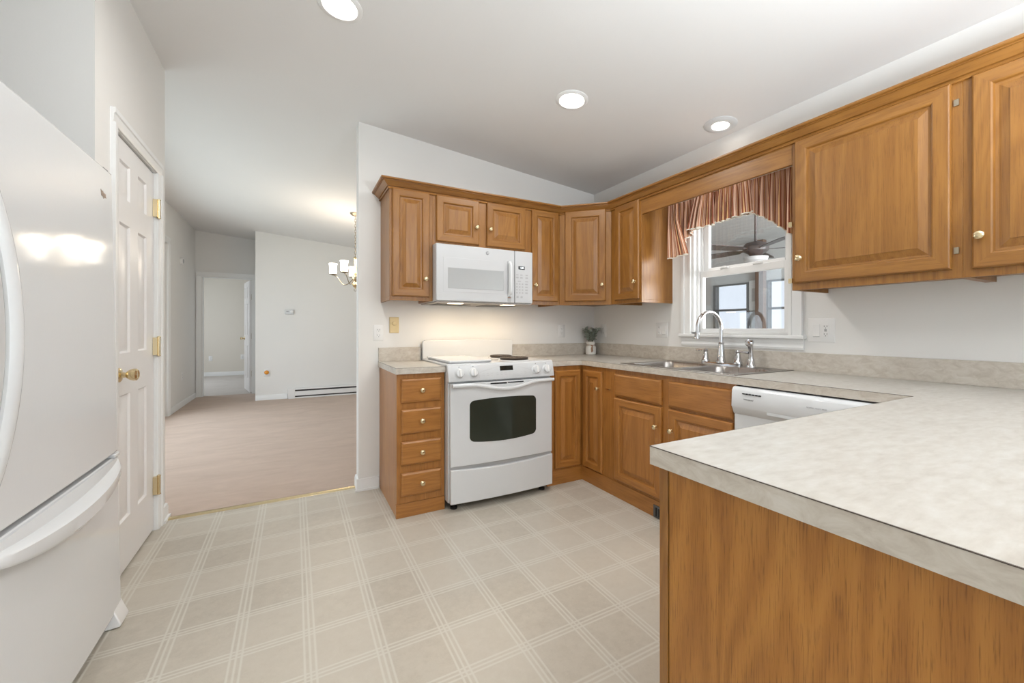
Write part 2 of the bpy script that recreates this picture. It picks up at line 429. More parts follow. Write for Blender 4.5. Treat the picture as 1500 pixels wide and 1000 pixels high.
sloped(mb, -3.972, -3.885, 5.55, 5.66); sloped(mb, -3.165, -2.95, 5.55, 5.66); sloped(mb, -3.885, -3.165, 5.55, 5.66, 2.035)
struct('wall_hall_end', mb, 'wall_paint', 'wall around the open bedroom doorway', 'wall')
mb = MB(); mb.box(-4.1, 0.12, -5.42, -5.30, 0, 0.5); mb.box(-4.1, -3.05, -5.42, -5.30, 0.5, 2.8); mb.box(-0.45, 0.12, -5.42, -5.30, 0.5, 2.8); mb.box(-3.05, -0.45, -5.42, -5.30, 2.2, 2.8)
struct('wall_front', mb, 'wall_paint', 'wall with an added window opening behind the viewpoint', 'wall')
mb = MB(); mb.box(-5.6, -1.5, 9.25, 9.35, 0, 2.44); mb.box(-1.6, -1.5, 5.66, 9.25, 0, 2.44); mb.box(-5.6, -4.09, 5.56, 5.66, 0, 2.44)
mb.box(-5.5, -5.6, 5.66, 6.7, 0, 2.44); mb.box(-5.5, -5.6, 8.1, 9.25, 0, 2.44); mb.box(-5.5, -5.6, 6.7, 8.1, 0, 0.7); mb.box(-5.5, -5.6, 6.7, 8.1, 2.1, 2.44)
struct('wall_bedroom', mb, 'tan_wall_paint', 'beige bedroom walls seen through the far doorway', 'wall')

# brass threshold between vinyl and carpet
mb = MB(); mb.prism([(0.062, 0.0), (0.112, 0.0), (0.106, 0.006), (0.087, 0.0095), (0.068, 0.006)], 'x', -3.208, -2.115)
struct('trim_1', mb, 'brass', 'brass threshold strip where vinyl meets pink carpet', 'threshold')

def base_prof(t=0.014, h=0.085): return [(0, 0), (t, 0), (t, h * 0.78), (t * 0.75, h * 0.86), (t * 0.75, h * 0.95), (t * 0.3, h), (0, h)]
def baseboard(name, p0, p1, n, label, t=0.014, h=0.085, mb=None, base=0.0):
    mb = mb or MB(); p0, p1, n = Vector(p0), Vector(p1), Vector(n)
    mb.loft([[p0 + n * a + Z * (b + base) for a, b in base_prof(t, h)], [p1 + n * a + Z * (b + base) for a, b in base_prof(t, h)]])
    return mb
mb = baseboard('', (-2.129, 0, 0), (-1.976, 0, 0), (0, -1, 0), ''); baseboard('', (-2.115, -0.0004, 0), (-2.115, 0.11, 0), (-1, 0, 0), '', mb=mb)
mb.box(-2.14, -1.976, -0.024, -0.014, 0, 0.014)
struct('baseboard_back', mb, 'white_trim', 'short white baseboard at the end of the range wall', 'baseboard')
mb = baseboard('', (PX, 0.025, 0), (PX, 0.134, 0), (1, 0, 0), ''); baseboard('', (PX - 0.0005, 0.12, 0), (-3.3, 0.12, 0), (0, 1, 0), '', mb=mb)
mb.box(PX + 0.014, PX + 0.026, 0.02, 0.14, 0, 0.014)
struct('baseboard_pantry', mb, 'white_trim', 'white baseboard stub beside the pantry door', 'baseboard')
struct('baseboard_left', baseboard('', (-3.972, 3.91, 0), (-3.972, 5.535, 0), (1, 0, 0), ''), 'white_trim', 'white baseboard on the left dining wall', 'baseboard')
mb = baseboard('', (-3.063, 4.68, 0), (-2.62, 4.68, 0), (0, -1, 0), '')
struct('baseboard_dining', mb, 'white_trim', 'white baseboard left of the baseboard heater', 'baseboard')
mb = baseboard('', (-5.4, 9.25, 0), (-1.6, 9.25, 0), (0, -1, 0), '', 0.015, 0.1)
struct('baseboard_bedroom', mb, 'white_trim', 'white baseboard in the bedroom beyond', 'baseboard')
# bedroom doorway casing
def casing(mb, o, u, n, w, h, cw=0.065, t=0.016):
    """moulded casing around an opening: o = bottom left of the opening on the wall face"""
    pr = [(0, 0), (0, t), (cw * 0.32, t), (cw * 0.40, t * 0.72), (cw * 0.88, t * 0.62), (cw, t * 0.35), (cw, 0)]
    for sg, a0 in ((1, -cw), (-1, w + cw)):
        mb.loft([[P3(o, u, n, a0 + sg * a, d, b) for a, d in pr] for b in (0, h)])
    mb.loft([[P3(o, u, n, a, d, h + cw - q) for q, d in pr] for a in (-cw, w + cw)])
    return mb
mb = casing(MB(), (-3.885, 5.55, 0), (1, 0, 0), (0, -1, 0), 0.72, 2.035, 0.075)
mb.box(-3.884, -3.871, 5.551, 5.66, 0, 2.034); mb.box(-3.179, -3.166, 5.551, 5.66, 0, 2.034); mb.box(-3.871, -3.179, 5.551, 5.66, 2.021, 2.034)
struct('trim_2', mb, 'white_trim', 'white casing around the open bedroom doorway', 'door casing')
mb = casing(MB(), (-3.972, 0.45, 0), (0, 1, 0), (1, 0, 0), 3.38, 2.27, 0.075, 0.018)
struct('trim_3', mb, 'white_trim', 'white casing of the patio door on the left dining wall', 'door casing')
# patio door (daylight)
dr = thing('door_3', 'white framed sliding glass patio door in the left dining wall', 'door', (-4.03, 2.14, 0), kind='structure')
mb = MB()
for y in (0.451, 2.10, 3.749): mb.box(-4.06, -4.0, y, y + 0.08, 0.0, 2.269)
for y in (0.531, 2.18): mb.box(-4.06, -4.0, y, y + 1.569, 0.001, 0.1); mb.box(-4.06, -4.0, y, y + 1.569, 2.19, 2.268)
obj('frame', mb, 'white_trim', dr, bevel=0.003)
obj('pane', MB().box(-4.034, -4.028, 0.53, 2.10, 0.1, 2.19), 'pane_glass', dr); obj('pane', MB().box(-4.034, -4.028, 2.18, 3.75, 0.1, 2.19), 'pane_glass', dr)
w = thing('window_2', 'unseen white framed window added behind the viewpoint for light', 'window', (-1.75, -5.30, 0.5), kind='structure')  # made-up window, added to let light in from behind the camera
mb = MB()
for x in (-3.05, -1.79, -0.53): mb.box(x, x + 0.08, -5.38, -5.28, 0.5, 2.2)
for x in (-2.97, -1.71): mb.box(x, x + 1.18, -5.379, -5.281, 0.501, 0.58); mb.box(x, x + 1.18, -5.379, -5.281, 2.12, 2.199)
obj('frame', mb, 'white_trim', w); obj('pane', MB().box(-2.97, -0.53, -5.30, -5.295, 0.58, 2.12), 'pane_glass', w)

# ---------------------------------------------------------------- pantry door (door_1)
def six_panel(mb, o, u, n, w, h, cols, rows, t=0.035):
    xs = [0] + [v for c in cols for v in c] + [w]; zs = [0] + [v for r in rows for v in r] + [h]
    for i in range(len(xs) - 1):
        for k in range(len(zs) - 1):
            a0, a1, b0, b1 = xs[i], xs[i + 1], zs[k], zs[k + 1]
            if (a0, a1) in cols and (b0, b1) in rows:
                pw = a1 - a0; r = [(0, 0), (0.008, -0.009), (0.018, -0.009), (0.034, -0.002)]
                mb.rings(P3(o, u, n, a0, t, b0), u, n, pw, b1 - b0, r, back=False)
            else:
                mb.add([P3(o, u, n, a0, t, b0), P3(o, u, n, a1, t, b0), P3(o, u, n, a1, t, b1), P3(o, u, n, a0, t, b1)], [(0, 1, 2, 3)])
    q = [P3(o, u, n, a, d, b) for a, d, b in ((0, 0, 0), (w, 0, 0), (w, t, 0), (0, t, 0), (0, 0, h), (w, 0, h), (w, t, h), (0, t, h))]
    mb.add(q, [(0, 1, 2, 3), (4, 5, 6, 7), (0, 3, 7, 4), (1, 2, 6, 5), (0, 1, 5, 4)])
    return mb
d1 = thing('door_1', 'white six panel pantry door with brass knob and hinges', 'door', (PX, -0.36, 0), kind='structure')
six_rows = [(0.235, 0.83), (1.025, 1.635), (1.755, 1.925)]
mb = six_panel(MB(), (PX - 0.047, DY0 + 0.006, 0.012), (0, 1, 0), (1, 0, 0), 0.608, 2.022, [(0.085, 0.225), (0.340, 0.480)], six_rows)
obj('leaf', mb, 'door_white', d1, angle=25)
mb = casing(MB(), (PX, DY0, 0), (0, 1, 0), (1, 0, 0), DY1 - DY0, DZ, 0.062, 0.018)
mb.box(PX - 0.109, PX - 0.001, DY0 + 0.0005, DY0 + 0.004, 0, DZ - 0.005); mb.box(PX - 0.109, PX - 0.001, DY1 - 0.004, DY1 - 0.0005, 0, DZ - 0.005); mb.box(PX - 0.109, PX - 0.001, DY0 + 0.001, DY1 - 0.001, DZ - 0.004, DZ - 0.0005)
obj('casing', mb, 'white_trim', d1)
def knob_rose(parent, p, n, r=0.028, mat='brass'):
    mb = MB().lathe([(0.033, 0), (0.033, 0.006), (0.027, 0.011), (0.013, 0.014), (0.0115, 0.028), (0.018, 0.033), (r * 0.86, 0.042), (r, 0.054), (r * 0.98, 0.064), (r * 0.72, 0.070), (r * 0.6, 0.067)], p, n, 22)
    return obj('knob', mb, mat, parent)
knob_rose(d1, (PX - 0.012, -0.600, 0.940), (1, 0, 0))
for hz in (0.258, 1.052, 1.838):
    mb = MB().cyl((PX + 0.011, DY1 - 0.004, hz - 0.05), (PX + 0.011, DY1 - 0.004, hz + 0.05), 0.0075, 12)
    mb.box(PX - 0.011, PX + 0.008, DY1 - 0.027, DY1 - 0.004, hz - 0.05, hz + 0.05)
    for k in (-1, 1): mb.lathe([(0.0095, 0), (0.0095, 0.004), (0.004, 0.008)], (PX + 0.011, DY1 - 0.004, hz + k * 0.05), (0, 0, k), 10)
    h_ = obj('hinge', mb, 'brass', d1); h_['label'] = 'brass hinge'

# bedroom door (door_2), swung into the bedroom
d2 = thing('door_2', 'white bedroom door standing open in the far doorway', 'door', (-3.185, 5.672, 0), kind='structure')
a = math.radians(101.5); u = Vector((math.cos(a), math.sin(a), 0)); n = Vector((-math.sin(a), math.cos(a), 0))
o = Vector((-3.185, 5.672, 0.015)) - n * 0.0
mb = six_panel(MB(), o, u, n, 0.70, 2.0, [(0.11, 0.30), (0.40, 0.59)], [(0.23, 0.83), (1.02, 1.60), (1.70, 1.90)])
obj('leaf', mb, 'door_white', d2, angle=25)
knob_rose(d2, P3(o, u, n, 0.64, 0.035, 0.955), n, 0.026)
knob_rose(d2, P3(o, u, n, 0.64, 0.0, 0.955), -n, 0.026)
for hz in (0.35, 1.02, 1.72):
    mb = MB(); mb.box(-3.1795, -3.172, 5.595, 5.66, hz - 0.05, hz + 0.05); mb.cyl((-3.184, 5.664, hz - 0.05), (-3.184, 5.664, hz + 0.05), 0.007, 10)
    obj('hinge', mb, 'antique_metal', d2)

# ---------------------------------------------------------------- kitchen window (window_1)
w1 = thing('window_1', 'white double hung kitchen window above the sink', 'window', (0.05, -1.445, WZ0), kind='structure')
mb = MB()      # jambs and head
mb.box(0.001, 0.12, WY0 + 0.0005, WY0 + 0.022, WZ0 + 0.012, WZ1 - 0.02); mb.box(0.001, 0.12, WY1 - 0.022, WY1 - 0.0005, WZ0 + 0.012, WZ1 - 0.02); mb.box(0.001, 0.12, WY0 + 0.0005, WY1 - 0.0005, WZ1 - 0.02, WZ1 - 0.0005); mb.box(0.041, 0.12, WY0 + 0.0005, WY1 - 0.0005, WZ0 + 0.0005, WZ0 + 0.012)
for y in (WY0 + 0.0221, WY1 - 0.0381): mb.box(0.034, 0.047, y, y + 0.016, WZ0 + 0.0121, WZ1 - 0.0201); mb.box(0.079, 0.089, y, y + 0.016, WZ0 + 0.0121, WZ1 - 0.0201)
obj('jamb', mb, 'white_trim', w1, bevel=0.0015)
mb = MB(); o = Vector((0, WY1, WZ0)); cw = 0.072
pr = [(0, 0), (0, 0.02), (0.020, 0.02), (0.024, 0.012), (cw - 0.016, 0.011), (cw - 0.014, 0.016), (cw + 0.003, 0.015), (cw + 0.004, 0)]
for sg, a0 in ((1, -cw), (-1, 0.68 + cw)):
    mb.loft([[P3(o, U_R, N_R, a0 + sg * a, d, b) for a, d in pr] for b in (0, WZ1 - WZ0)])
mb.loft([[P3(o, U_R, N_R, a, d, WZ1 - WZ0 + cw - q) for q, d in pr] for a in (-cw, 0.68 + cw)])
obj('casing', mb, 'white_trim', w1, angle=25)
mb = MB(); mb.box(-0.036, 0.04, -1.875, -1.018, WZ0 - 0.022, WZ0)
obj('stool', mb, 'white_trim', w1, bevel=0.006, seg=3)
mb = MB(); mb.prism([(0, 1.031), (-0.010, 1.031), (-0.014, 1.045), (-0.010, 1.052), (-0.012, 1.066), (-0.016, 1.072), (-0.016, 1.093), (0, 1.093)], 'y', -1.862, -1.03)
obj('apron', mb, 'white_trim', w1)
def sash(name, x, y0, y1, z0, z1, st, br, tr):
    mb = MB(); mb.box(x, x + 0.028, y0, y0 + st, z0, z1); mb.box(x, x + 0.028, y1 - st, y1, z0, z1)
    mb.box(x, x + 0.028, y0 + st, y1 - st, z0, z0 + br); mb.box(x, x + 0.028, y0 + st, y1 - st, z1 - tr, z1)
    s_ = obj(name, mb, 'white_trim', w1, bevel=0.002)
    obj('pane', MB().box(x + 0.012, x + 0.016, y0 + st - 0.004, y1 - st + 0.004, z0 + br - 0.004, z1 - tr + 0.004), 'pane_glass', s_)
    return s_
lo_s = sash('lower_sash', 0.050, WY0 + 0.024, WY1 - 0.024, WZ0 + 0.012, 1.562, 0.036, 0.026, 0.046)
sash('upper_sash', 0.090, WY0 + 0.024, WY1 - 0.024, 1.540, WZ1 - 0.02, 0.052, 0.045, 0.04)
for y in (-1.33, -1.56):
    obj('sash_lock', MB().box(0.042, 0.07, y - 0.028, y + 0.028, 1.562, 1.572).box(0.046, 0.06, y - 0.012, y + 0.012, 1.572, 1.580), 'white_trim', lo_s, bevel=0.002)

# ---------------------------------------------------------------- sunroom seen through the glass
struct('floor_sunroom', MB().box(0.12, 3.6, -3.4, 3.0, -0.3, -0.25), 'sunroom_floor', 'brown floor of the sunroom outside the sink window', 'floor')
mb = MB()
for k in range(24):
    x0 = 0.125 + k * 0.1446; mb.box(x0, x0 + 0.140, -3.4, 3.0, 2.42, 2.44)
mb.box(0.12, 3.6, -3.4, 3.0, 2.44, 2.48)
struct('ceiling_sunroom', mb, 'sunroom_plank', 'grey plank ceiling of the sunroom', 'ceiling')
X = 3.4
mb = MB(); mb.box(X, X + 0.1, -3.4, 3.0, -0.3, 0.55); mb.box(X, X + 0.1, -3.4, 3.0, 1.83, 2.44)
for y0, y1 in ((-3.4, -2.6), (-1.6, -1.2), (-0.35, 0.0), (0.345, 0.63), (1.185, 1.45), (2.4, 3.0)): mb.box(X, X + 0.1, y0, y1, 0.55, 1.83)
struct('wall_sunroom_far', mb, 'sunroom_plank', 'grey sunroom wall with windows beyond the sink window', 'wall')
mb = MB(); mb.box(0.12, 3.5, 3.0, 3.1, -0.3, 2.44); mb.box(0.12, 3.5, -3.5, -3.4, -0.3, 2.44)
struct('wall_sunroom_side', mb, 'sunroom_plank', 'grey end walls of the sunroom', 'wall')
k = 3
for y0, y1 in ((-2.6, -1.6), (-1.2, -0.35), (0.0, 0.345), (0.63, 1.185), (1.45, 2.4)):
    s_ = thing('window_%d' % k, '%s bright sunroom window seen through the sink window' % ('far right', 'right hand', 'narrow', 'left hand', 'far left')[k - 3], 'window', (X, (y0 + y1) / 2, 0.55), kind='structure'); k += 1
    mb = MB(); mb.box(X - 0.02, X + 0.06, y0 - 0.02, y0 + 0.02, 0.55, 1.84); mb.box(X - 0.02, X + 0.06, y1 - 0.02, y1 + 0.02, 0.55, 1.84); mb.box(X - 0.02, X + 0.06, y0 + .02, y1 - .02, 1.425, 1.455); mb.box(X - 0.02, X + 0.06, y0 + .02, y1 - .02, 1.82, 1.84); mb.box(X - 0.02, X + 0.06, y0 + .02, y1 - .02, 0.55, 0.58)
    obj('frame', mb, 'dark_grey', s_); obj('pane', MB().box(X + 0.02, X + 0.024, y0 + 0.02, y1 - 0.02, 0.58, 1.82), 'pane_glass', s_)
tag(obj('wooden_post', MB().box(X - 0.10, X - 0.021, 0.35, 0.47, -0.25, 2.42), 'sunroom_brown', bevel=0.004), 'dark brown post between the sunroom windows', 'post')
mb = MB(); mb.box(X - 0.028, X - 0.001, 0.49, 0.605, 1.42, 1.86); dp = obj('wall_panel', mb, 'light_grey', bevel=0.004)
tag(dp, 'pale grey box with dark pane on the sunroom wall', 'panel')
obj('pane', MB().box(X - 0.033, X - 0.028, 0.505, 0.56, 1.55, 1.74), 'plastic_grey', dp)
# ceiling fan out there
FX, FY, FZ = 1.75, -0.50, 1.98
fan = thing('ceiling_fan', 'dark ceiling fan with grey bowl light in the sunroom', 'ceiling fan', (FX, FY, 2.42))
obj('downrod', MB().lathe([(0.06, 0), (0.06, -0.03), (0.02, -0.06), (0.013, -0.07), (0.013, -0.36)], (FX, FY, 2.42), (0, 0, 1), 14), 'fan_dark', fan)
obj('motor', MB().lathe([(0.03, 0.09), (0.10, 0.07), (0.125, 0.03), (0.12, -0.01), (0.07, -0.04), (0.05, -0.07)], (FX, FY, FZ), (0, 0, 1), 20), 'fan_dark', fan)
obj('bowl_light', MB().lathe([(0.05, -0.07), (0.12, -0.075), (0.11, -0.11), (0.07, -0.135), (0.02, -0.145)], (FX, FY, FZ), (0, 0, 1), 20), 'plastic_grey', fan)
for k in range(5):
    a = math.radians(20 + 72 * k); u = Vector((math.cos(a), math.sin(a), 0)); n = Vector((-math.sin(a), math.cos(a), 0)); c = Vector((FX, FY, FZ + 0.01))
    mb = MB(); L = []
    for r, hw in ((0.11, 0.02), (0.17, 0.022), (0.2, 0.055), (0.45, 0.068), (0.60, 0.066), (0.645, 0.045)):
        L.append([c + u * r + n * hw + Z * (0.012 * hw / 0.068), c + u * r - n * hw - Z * (0.012 * hw / 0.068), c + u * r - n * hw - Z * (0.012 * hw / 0.068 + 0.007), c + u * r + n * hw + Z * (0.012 * hw / 0.068 - 0.007)])
    obj('blade', mb.loft(L), 'fan_dark', fan)
struct('ground', MB().box(-14, 14, -14, 20, -0.6, -0.42), 'lawn', 'grass outside the house', 'ground')

# ---------------------------------------------------------------- cabinets
def small_knob(parent, p, n, mat='brass'):
    mb = MB().lathe([(0.0105, 0), (0.0105, 0.003), (0.0065, 0.005), (0.0055, 0.012), (0.008, 0.0145), (0.0145, 0.018), (0.0155, 0.0225), (0.013, 0.0265), (0.008, 0.0285), (0.003, 0.029)], p, n, 18)
    return obj('knob', mb, mat, parent)
def panel_door(parent, o, u, n, w, h, mats, fr=0.052, knob=None, t=0.020):
    r = [(0, 0), (0, t * 0.62), (0.003, t * 0.86), (0.007, t), (fr - 0.009, t), (fr - 0.004, t - 0.0025), (fr, t - 0.011), (fr + 0.006, t - 0.0125), (fr + 0.009, t - 0.0125), (fr + 0.036, t - 0.0025), (fr + 0.0365, t - 0.001)]
    mb = MB().rings(o, u, n, w, h, r, hm=7)
    d = obj('door', mb, mats, parent, angle=20)
    if knob: small_knob(d, P3(o, u, n, knob[0], t, knob[1]), n)
    return d
def drawer_front(parent, o, u, n, w, h, mat, knob=True, t=0.020, name='drawer'):
    mb = MB().rings(o, u, n, w, h, [(0, 0), (0, t * 0.60), (0.003, t * 0.80), (0.009, t * 0.92), (0.012, t)])
    d = obj(name, mb, mat, parent, angle=20)
    if knob: small_knob(d, P3(o, u, n, w / 2, t, h / 2), n)
    return d
G_UP = 'oak wall cabinets'
UB, UT = 1.343, 2.105
YF = -0.318
def upper(name, label, x0, x1, z0, z1, doors, notch=None):
    c = thing(name, label, 'cabinet', ((x0 + x1) / 2, -0.16, z0), G_UP)
    mb = MB(); mb.box(x0, x1, YF + 0.019, -0.001, z0 + 0.022, z1)                 # carcass
    mb.box(x0, x0 + 0.016, YF + 0.019, -0.001, z0, z0 + 0.022); mb.box(x1 - 0.016, x1, YF + 0.019, -0.001, z0, z0 + 0.022)
    obj('carcass', mb, 'oak_v', c, bevel=0.001)
    obj('face_frame', MB().box(x0, x1, YF, YF + 0.019, z0, z1), 'oak_v', c, bevel=0.0015)
    for a0, a1, b0, b1, kn in doors:
        panel_door(c, (a0, YF, b0), U_B, N_B, a1 - a0, b1 - b0, ['oak_v', 'oak_h'], fr=min(0.055, (a1 - a0) * 0.21), knob=kn)
    return c
upper('wall_cabinet', 'narrow oak wall cabinet at left end beside the microwave', -1.964, -1.672, UB, UT, [(-1.948, -1.697, 1.370, 2.086, (0.220, 0.122))])
upper('wall_cabinet', 'short two door oak wall cabinet above the microwave', -1.672, -0.905, 1.736, UT, [(-1.649, -1.328, 1.763, 2.086, (0.298, 0.125)), (-1.266, -0.939, 1.763, 2.090, (0.024, 0.124))])
upper('wall_cabinet', 'narrow oak wall cabinet between microwave and diagonal corner cabinet', -0.905, -0.610, UB, UT, [(-0.882, -0.634, 1.370, 2.092, (0.027, 0.125))])
# diagonal corner
c = thing('wall_cabinet', 'diagonal oak corner wall cabinet above the plant', 'cabinet', (-0.3, -0.3, UB), G_UP)
UD = Vector((0.7071, -0.7071, 0)); ND = Vector((-0.7071, -0.7071, 0)); OD = Vector((-0.610, YF, 0))
q = [(-0.610, -0.001), (-0.610, YF), (YF, -0.610), (-0.001, -0.610), (-0.001, -0.001)]
mb = MB().prism([(x, y) for x, y in q], 'z', UB + 0.022, UT)
obj('carcass', mb, 'oak_v', c)
dl = 0.4129
obj('face_frame', MB().obox(OD, UD, ND, 0, dl, 0.0, 0.004, UB, UT), 'oak_v', c)
panel_door(c, OD + UD * 0.046 + ND * 0.004 + Z * 1.372, UD, ND, 0.326, 0.728, ['oak_v', 'oak_h'], 0.058, (0.298, 0.128))
XF = YF
def upper_r(name, label, y0, y1, z0, z1, doors):
    c = thing(name, label, 'cabinet', (-0.16, (y0 + y1) / 2, z0), G_UP)
    mb = MB(); mb.box(XF + 0.019, -0.001, y0, y1, z0 + 0.022, z1); mb.box(XF + 0.019, -0.001, y0 - 0.016, y0, z0, z0 + 0.022); mb.box(XF + 0.019, -0.001, y1, y1 + 0.016, z0, z0 + 0.022)
    obj('carcass', mb, 'oak_v', c, bevel=0.001)
    obj('face_frame', MB().box(XF, XF + 0.019, y0, y1, z0, z1), 'oak_v', c, bevel=0.0015)
    for a0, a1, b0, b1, kn in doors:
        d = panel_door(c, (XF, a0, b0), U_R, N_R, a0 - a1, b1 - b0, ['oak_v', 'oak_h'], fr=min(0.058, (a0 - a1) * 0.21), knob=kn)
    return c
upper_r('wall_cabinet', 'narrow oak wall cabinet left of the sink window', -0.610, -0.938, UB, UT, [(-0.668, -0.922, 1.370, 2.092, (0.222, 0.127))])
big = upper_r('wall_cabinet', 'wide oak wall cabinet right of the striped window valance', -1.966, -2.572, UB, UT, [(-1.985, -2.544, 1.378, 2.082, (0.028, 0.120))])
last = upper_r('wall_cabinet', 'oak wall cabinet at the right edge of the photo', -2.572, -3.30, UB, UT, [(-2.598, -3.27, 1.372, 2.082, (0.024, 0.118))])
for y, z in ((-2.549, 2.005), (-2.549, 1.447)):
    obj('hinge', MB().box(XF - 0.006, XF + 0.001, y - 0.014, y, z - 0.012, z + 0.012), 'antique_metal', big)
for z in (1.675, 1.392):
    obj('hinge', MB().box(XF - 0.012, XF - 0.001, -1.966 - 0.005, -1.966 + 0.012, z - 0.012, z + 0.012), 'brass', big)
tag(obj('valance_board', MB().box(XF, XF + 0.019, -1.966, -0.938, 1.978, UT), 'oak_h', bevel=0.0015), 'plain oak board bridging the cabinets above the sink window', 'valance board')
# crown moulding along the whole run
prof = [(0, 2.0795), (0.010, 2.0795), (0.0125, 2.084), (0.0105, 2.090), (0.006, 2.0915), (0.006, 2.095), (0.015, 2.0965), (0.019, 2.100), (0.030, 2.109), (0.043, 2.1215), (0.049, 2.1225), (0.049, 2.1265), (0.058, 2.128), (0.061, 2.132), (0.061, 2.1395), (0.0, 2.1395)]
path = [Vector(p) for p in ((-1.964, -0.001, 0), (-1.964, YF, 0), (-0.610, YF, 0), (XF, -0.610, 0), (XF, -3.30, 0))]
loops = []
for i, p in enumerate(path):
    def nrm(a, b): d = (b - a).normalized(); return Vector((d.y, -d.x, 0))
    ns = []
    if i > 0: ns.append(nrm(path[i - 1], p))
    if i < len(path) - 1: ns.append(nrm(p, path[i + 1]))
    if len(ns) == 2: m_ = (ns[0] + ns[1]); m_ = m_ / (m_.dot(ns[0]))
    else: m_ = ns[0]
    loops.append([p - m_ * (-1) * 0 + m_ * 0 if False else p + m_ * a + Z * b for a, b in prof])
cm = MB().loft(loops)
# outward must point away from the walls
if loops[1][5][1] > YF: 
    cm = MB().loft([[p * 2 - q if False else Vector((2 * path[i].x - q.x, 2 * path[i].y - q.y, q.z)) for q in L] for i, L in enumerate(loops)])
tag(obj('crown_moulding', cm, 'oak_h', angle=30), 'oak crown moulding running along the top of all wall cabinets', 'moulding')

# ---------------------------------------------------------------- base cabinets
BF = -0.577
KT = 0.085
c = thing('base_cabinet', 'narrow oak base cabinet of four drawers left of the range', 'cabinet', (-1.822, -0.29, 0), 'oak base cabinets')
mb = MB(); mb.box(-1.972, -1.672, BF + 0.019, -0.001, 0, 0.876)
obj('carcass', mb, 'base_oak_v', c)
obj('face_frame', MB().box(-1.972, -1.672, BF, BF + 0.019, KT, 0.876), 'base_oak_v', c, bevel=0.0015)
obj('plinth', MB().box(-1.976, -1.672, BF - 0.006, BF + 0.019, 0, KT), 'base_oak_h', c, bevel=0.0015)
for z0, z1 in ((0.700, 0.846), (0.509, 0.659), (0.318, 0.463), (0.129, 0.272)):
    drawer_front(c, (-1.947, BF, z0), U_B, N_B, 0.251, z1 - z0, 'base_oak_h')
# lazy susan corner
c = thing('base_cabinet', 'oak corner base cabinet with two narrow folding doors', 'cabinet', (-0.3, -0.3, 0), 'oak base cabinets')
mb = MB(); q = [(-0.897, -0.001), (-0.897, BF + 0.019), (BF + 0.019, BF + 0.019), (BF + 0.019, -0.92), (-0.001, -0.92), (-0.001, -0.001)]
mb.prism(q, 'z', 0, 0.876)
obj('carcass', mb, 'base_oak_v', c)
mb = MB().box(-0.897, BF, BF, BF + 0.019, KT, 0.876); mb.box(BF, BF + 0.019, -0.92, BF, KT, 0.876)
obj('face_frame', mb, 'base_oak_v', c)
mb = MB().box(-0.897, BF - 0.006, BF - 0.006, BF + 0.019, 0, KT + .02); mb.box(BF - 0.006, BF + 0.019, -0.92, BF - 0.006, 0, KT + .02)
obj('plinth', mb, 'base_oak_h', c)
mats = ['base_oak_v', 'base_oak_h']
panel_door(c, (-0.836, BF, 0.120), U_B, N_B, 0.232, 0.722, mats, 0.05)
panel_door(c, (BF, -0.606, 0.116), U_R, N_R, 0.219, 0.727, mats, 0.05, (0.187, 0.605))
obj('latch', MB().box(BF - 0.006, BF, -0.905, -0.855, 0.722, 0.731), 'brass', c, bevel=0.001)
# sink base
c = thing('base_cabinet', 'oak sink base cabinet with two doors under false drawer fronts', 'cabinet', (-0.3, -1.38, 0), 'oak base cabinets')
mb = MB().box(BF + 0.019, BF + 0.035, -1.842, -0.92, 0, 0.876); mb.box(BF + 0.03, -0.001, -0.936, -0.92, 0, 0.876); mb.box(BF + 0.03, -0.001, -1.842, -1.826, 0, 0.876); mb.box(BF + 0.03, -0.001, -1.826, -0.936, 0.06, 0.08)
obj('carcass', mb, 'base_oak_v', c)
obj('face_frame', MB().box(BF, BF + 0.019, -1.842, -0.92, KT, 0.876), 'base_oak_v', c, bevel=0.0015)
obj('plinth', MB().box(BF - 0.006, BF + 0.019, -1.842, -0.92, 0, KT + .02), 'base_oak_h', c, bevel=0.0015)
for y0, y1, kn in ((-0.957, -1.370, 0.378), (-1.423, -1.832, 0.030)):
    drawer_front(c, (BF, y0, 0.695), U_R, N_R, y0 - y1, 0.150, 'base_oak_h', False, name='false_drawer_front')
    panel_door(c, (BF, y0, 0.125), U_R, N_R, y0 - y1, 0.556, mats, 0.055, (kn, 0.434))
# peninsula
PXL, PY = -1.877, -2.524
c = thing('base_cabinet', 'oak peninsula cabinet with wide grained end panel under the worktop', 'cabinet', (-0.93, -2.9, 0), 'oak base cabinets')
obj('carcass', MB().box(-1.835, -0.001, -3.28, -2.545, 0, 0.876), 'base_oak_v', c)
obj('face_frame', MB().box(-1.853, -0.58, -2.545, PY, 0.0, 0.876), 'oak_v', c, bevel=0.0015)
obj('end_panel', MB().box(-1.850, -1.835, -3.28, -2.547, 0, 0.876), 'panel_oak', c)
# floor register in the plinth
r = thing('toe_kick_register', 'black vent grille set in the plinth under the sink cabinet', 'vent', (BF, -1.41, 0))
mb = MB(); mb.box(BF - 0.012, BF - 0.0065, -1.55, -1.305, 0.004, 0.078)
obj('frame', mb, 'dark_grey', r, bevel=0.001)
mb = MB()
for k in range(10): mb.box(BF - 0.015, BF - 0.012, -1.325 - k * 0.0215, -1.333 - k * 0.0215, 0.016, 0.066)
obj('grille', mb, 'black', r)

